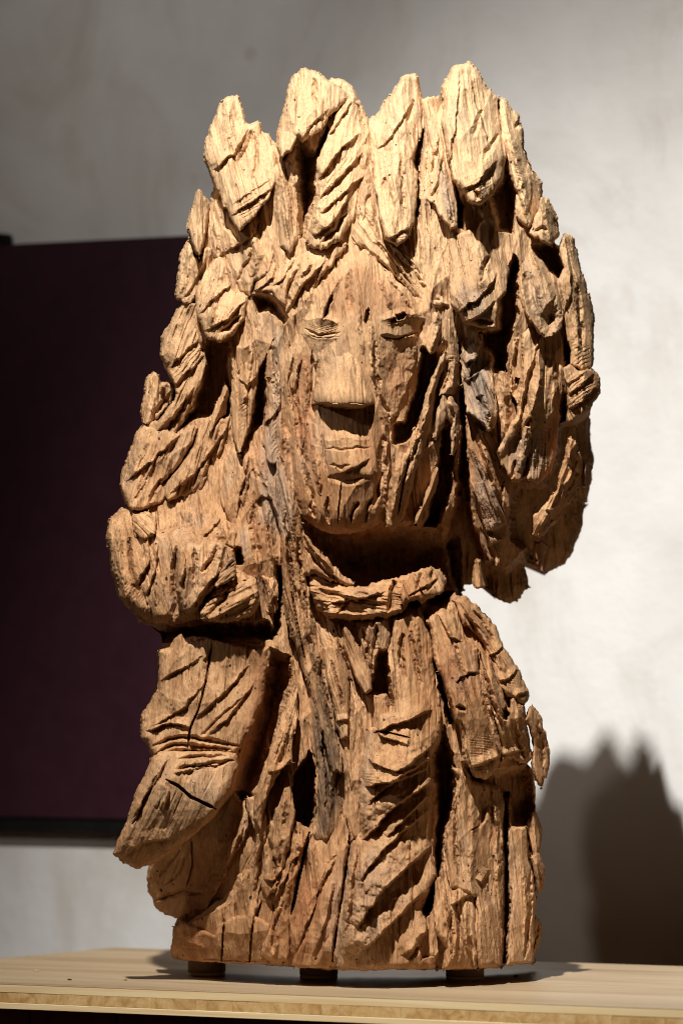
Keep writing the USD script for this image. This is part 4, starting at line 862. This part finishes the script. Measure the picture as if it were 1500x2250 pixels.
carve('sleeve_fold', arm, '1046,1412 1067,1432 1095,1503 1113,1553 1122,1560 1120,1538 1130,1532 1150,1550 1152,1572 1158,1598 1162,1630 1168,1668 1152,1678 1126,1668 1100,1676 1104,1640 1092,1600 1078,1560 1058,1466',
      lift=48, free=True, t=120, g=14, edge=14, dome=20, ty=6, items=[('k', 7, 60, '1102,1559 1112,1552 1120,1566 1116,1584 1104,1582'), ('r', 9, 20, '1070,1450 1090,1540 1112,1620'), ('v', 8, 24, '1064,1470 1078,1540 1094,1590'), ('r', 9, 16, '1136,1550 1140,1600 1156,1660'), ('v', 8, 22, '1126,1580 1134,1620 1150,1668'), ('z', 6, 6, '1060,1490 1080,1500 1090,1590 1078,1580', 40), ('s', 14, 16, '1104,1660 1130,1655 1160,1650')])
carve('wood_flake', arm, '1165,1545 1176,1562 1186,1583 1191,1596 1197,1611 1200,1630 1204,1650 1203,1680 1200,1709 1193,1711 1190,1722 1188,1734 1182,1722 1176,1712 1172,1696 1167,1678 1172,1640 1168,1600 1156,1582', lift=52, free=True, t=26, g=6, edge=9, dome=8, ty=0, amp=0.7, rough=2.2,
      items=[('v', 5, 10, '1180,1580 1190,1640 1194,1700'), ('k', 3, 12, '1184,1608 1190,1606 1191,1614 1185,1615')], label='thin flake of wood standing off the arm with a gap behind it')
fold('988,1686 1020,1690 1038,1716 1072,1722 1100,1730 1107,1770 1105,1850 1104,1950 1102,2126 1048,2129 1046,1972 1020,1962 992,1954 976,1914 980,1826 996,1782 1004,1710', 20, t=140, g=2, edge=16, dome=20, amp=0.95,
     items=[('v', 9, 26, '1058,1740 1062,1790 1054,1820'), ('r', 9, 18, '1080,1740 1092,1830 1096,1960'), ('v', 8, 22, '1078,1760 1084,1830 1076,1890'), ('s', 14, 20, '1044,1930 1060,1940 1076,1910'), ('z', 6, 6, '1030,1900 1076,1890 1070,1934 1040,1930', -50), ('r', 12, 16, '1036,1740 1040,1840 1030,1940'), ('v', 7, 16, '1004,1740 998,1840 1006,1930'),
            ('z', 10, 6, '1050,1940 1100,1900 1100,2110 1052,2110', 1), ('c', 2.2, 16, '1034,1826 1050,1816 1060,1804')])
fold('958,1932 970,1926 980,1946 994,1956 1012,1952 1042,1962 1047,1980 1046,2040 1050,2130 970,2131 978,2084 956,2050 952,2010', 32, t=120, g=2, edge=12, dome=16, L=60, W=18, amp=1.1, items=[('r', 8, 18, '972,1940 984,2000 980,2080'), ('v', 8, 24, '1000,1970 1010,2040 1006,2110'), ('r', 8, 16, '1024,1980 1022,2050 1034,2110'), ('v', 7, 18, '988,2000 994,2060 990,2110'), ('s', 12, 16, '990,1990 1016,1976 1040,1972')])
fold('1118,1822 1140,1816 1157,1818 1161,1888 1172,1920 1177,1974 1175,2040 1172,2116 1112,2123 1118,2040 1124,1970 1117,1890', 22, t=120, g=2, edge=9, dome=12, amp=0.7, items=[('v', 5, 16, '1164,1900 1166,1980 1158,2100'), ('r', 6, 12, '1150,1900 1156,2000 1152,2100'), ('z', 6, 4, '1122,1900 1150,1900 1150,2100 1120,2110', 2), ('v', 5, 14, '1160,2040 1154,2080 1150,2110')])
fold('1164,1884 1176,1876 1184,1878 1192,1906 1194,1938 1186,1958 1179,1976 1174,1940', 8, free=True, t=60, g=4, edge=8, dome=10, amp=1.2)
fold('1170,1780 1180,1800 1187,1820 1186,1860 1182,1882 1170,1884 1160,1850 1160,1810', -20, free=True, t=60, g=4, edge=8, dome=10, amp=1.2)
fold('1174,2012 1182,2024 1188,2036 1188,2058 1182,2074 1176,2094 1170,2090 1168,2040', 4, free=True, t=50, g=-8, edge=7, dome=10, amp=1.1, items=[('v', 5, 14, '1182,2030 1178,2060 1174,2084')])
fold('383,2034 400,2024 470,2054 480,2030 520,2012 560,2010 596,2030 590,2118 540,2119 412,2113 382,2107 373,2096 379,2068', 12, t=90, g=2, edge=12, dome=18, amp=0.5, L=70, W=44, items=[('c', 2.6, 25, '492,2030 490,2070 486,2114'), ('c', 2.6, 25, '556,2016 552,2070 548,2118'), ('s', 16, 10, '380,2090 420,2080 460,2086'), ('v', 4, 9, '440,2108 500,2112 580,2114'), ('s', 20, 14, '400,2050 410,2070 440,2080')])

# ------------------------------------------------------------------ discs under the bust, crumbs
def disc(cx, depth, label, r=0.0206, h=0.0190):
    s = (1 - depth * U / DIST)
    p = thing('wooden_spacer', label, 'wooden spacer', ((cx - 750) * U * s, -depth * U, 0), 0.3)
    for nm, z0, z1, m, rr in (('lower_disc', 0.0004, 0.0045, SPACER_PALE, r), ('upper_disc', 0.0046, h, SPACER, r * 1.012)):
        c = 0.0006
        prof = np.array([(0, z0), (rr - c, z0), (rr, z0 + c), (rr, z1 - c), (rr - c, z1), (0, z1)])
        obj(nm, trimesh.creation.revolve(prof, sections=48), m, p, smooth=40)


disc(454, 0, 'round brown plywood disc under the left corner of the bust, catching the light')
disc(1021, 150, 'round dark disc under the right front of the bust')
disc(700, 110, 'disc hidden in the deep shadow under the middle of the bust')
rc = np.random.default_rng(3)
for px_, d_, s_, lab in ((153, 150, 0.0018, 'tiny dark crumb on the table top near its front edge, second from the left'), (276, 160, 0.0013, 'tiny dark crumb on the table top in front of the left disc'),
                         (80, -150, 0.0022, 'pale wood crumb lying far left on the table top'), (1133, 40, 0.0022, 'dark wood crumb on the table to the right of the bust')):
    ic = trimesh.creation.icosphere(1, s_)
    ic.vertices *= rc.uniform(0.6, 1.3, (len(ic.vertices), 1)) * np.array([1.4, 1.0, 0.5])
    sc_ = 1 - d_ * U / DIST
    ic.apply_translation(((px_ - 750) * U * sc_, -d_ * U, s_ * 0.4))
    o_, _ = obj('wood_crumb', ic, SPACER_PALE if 'pale' in lab else CRUMB)
    tag(o_, lab, 'wood crumb')
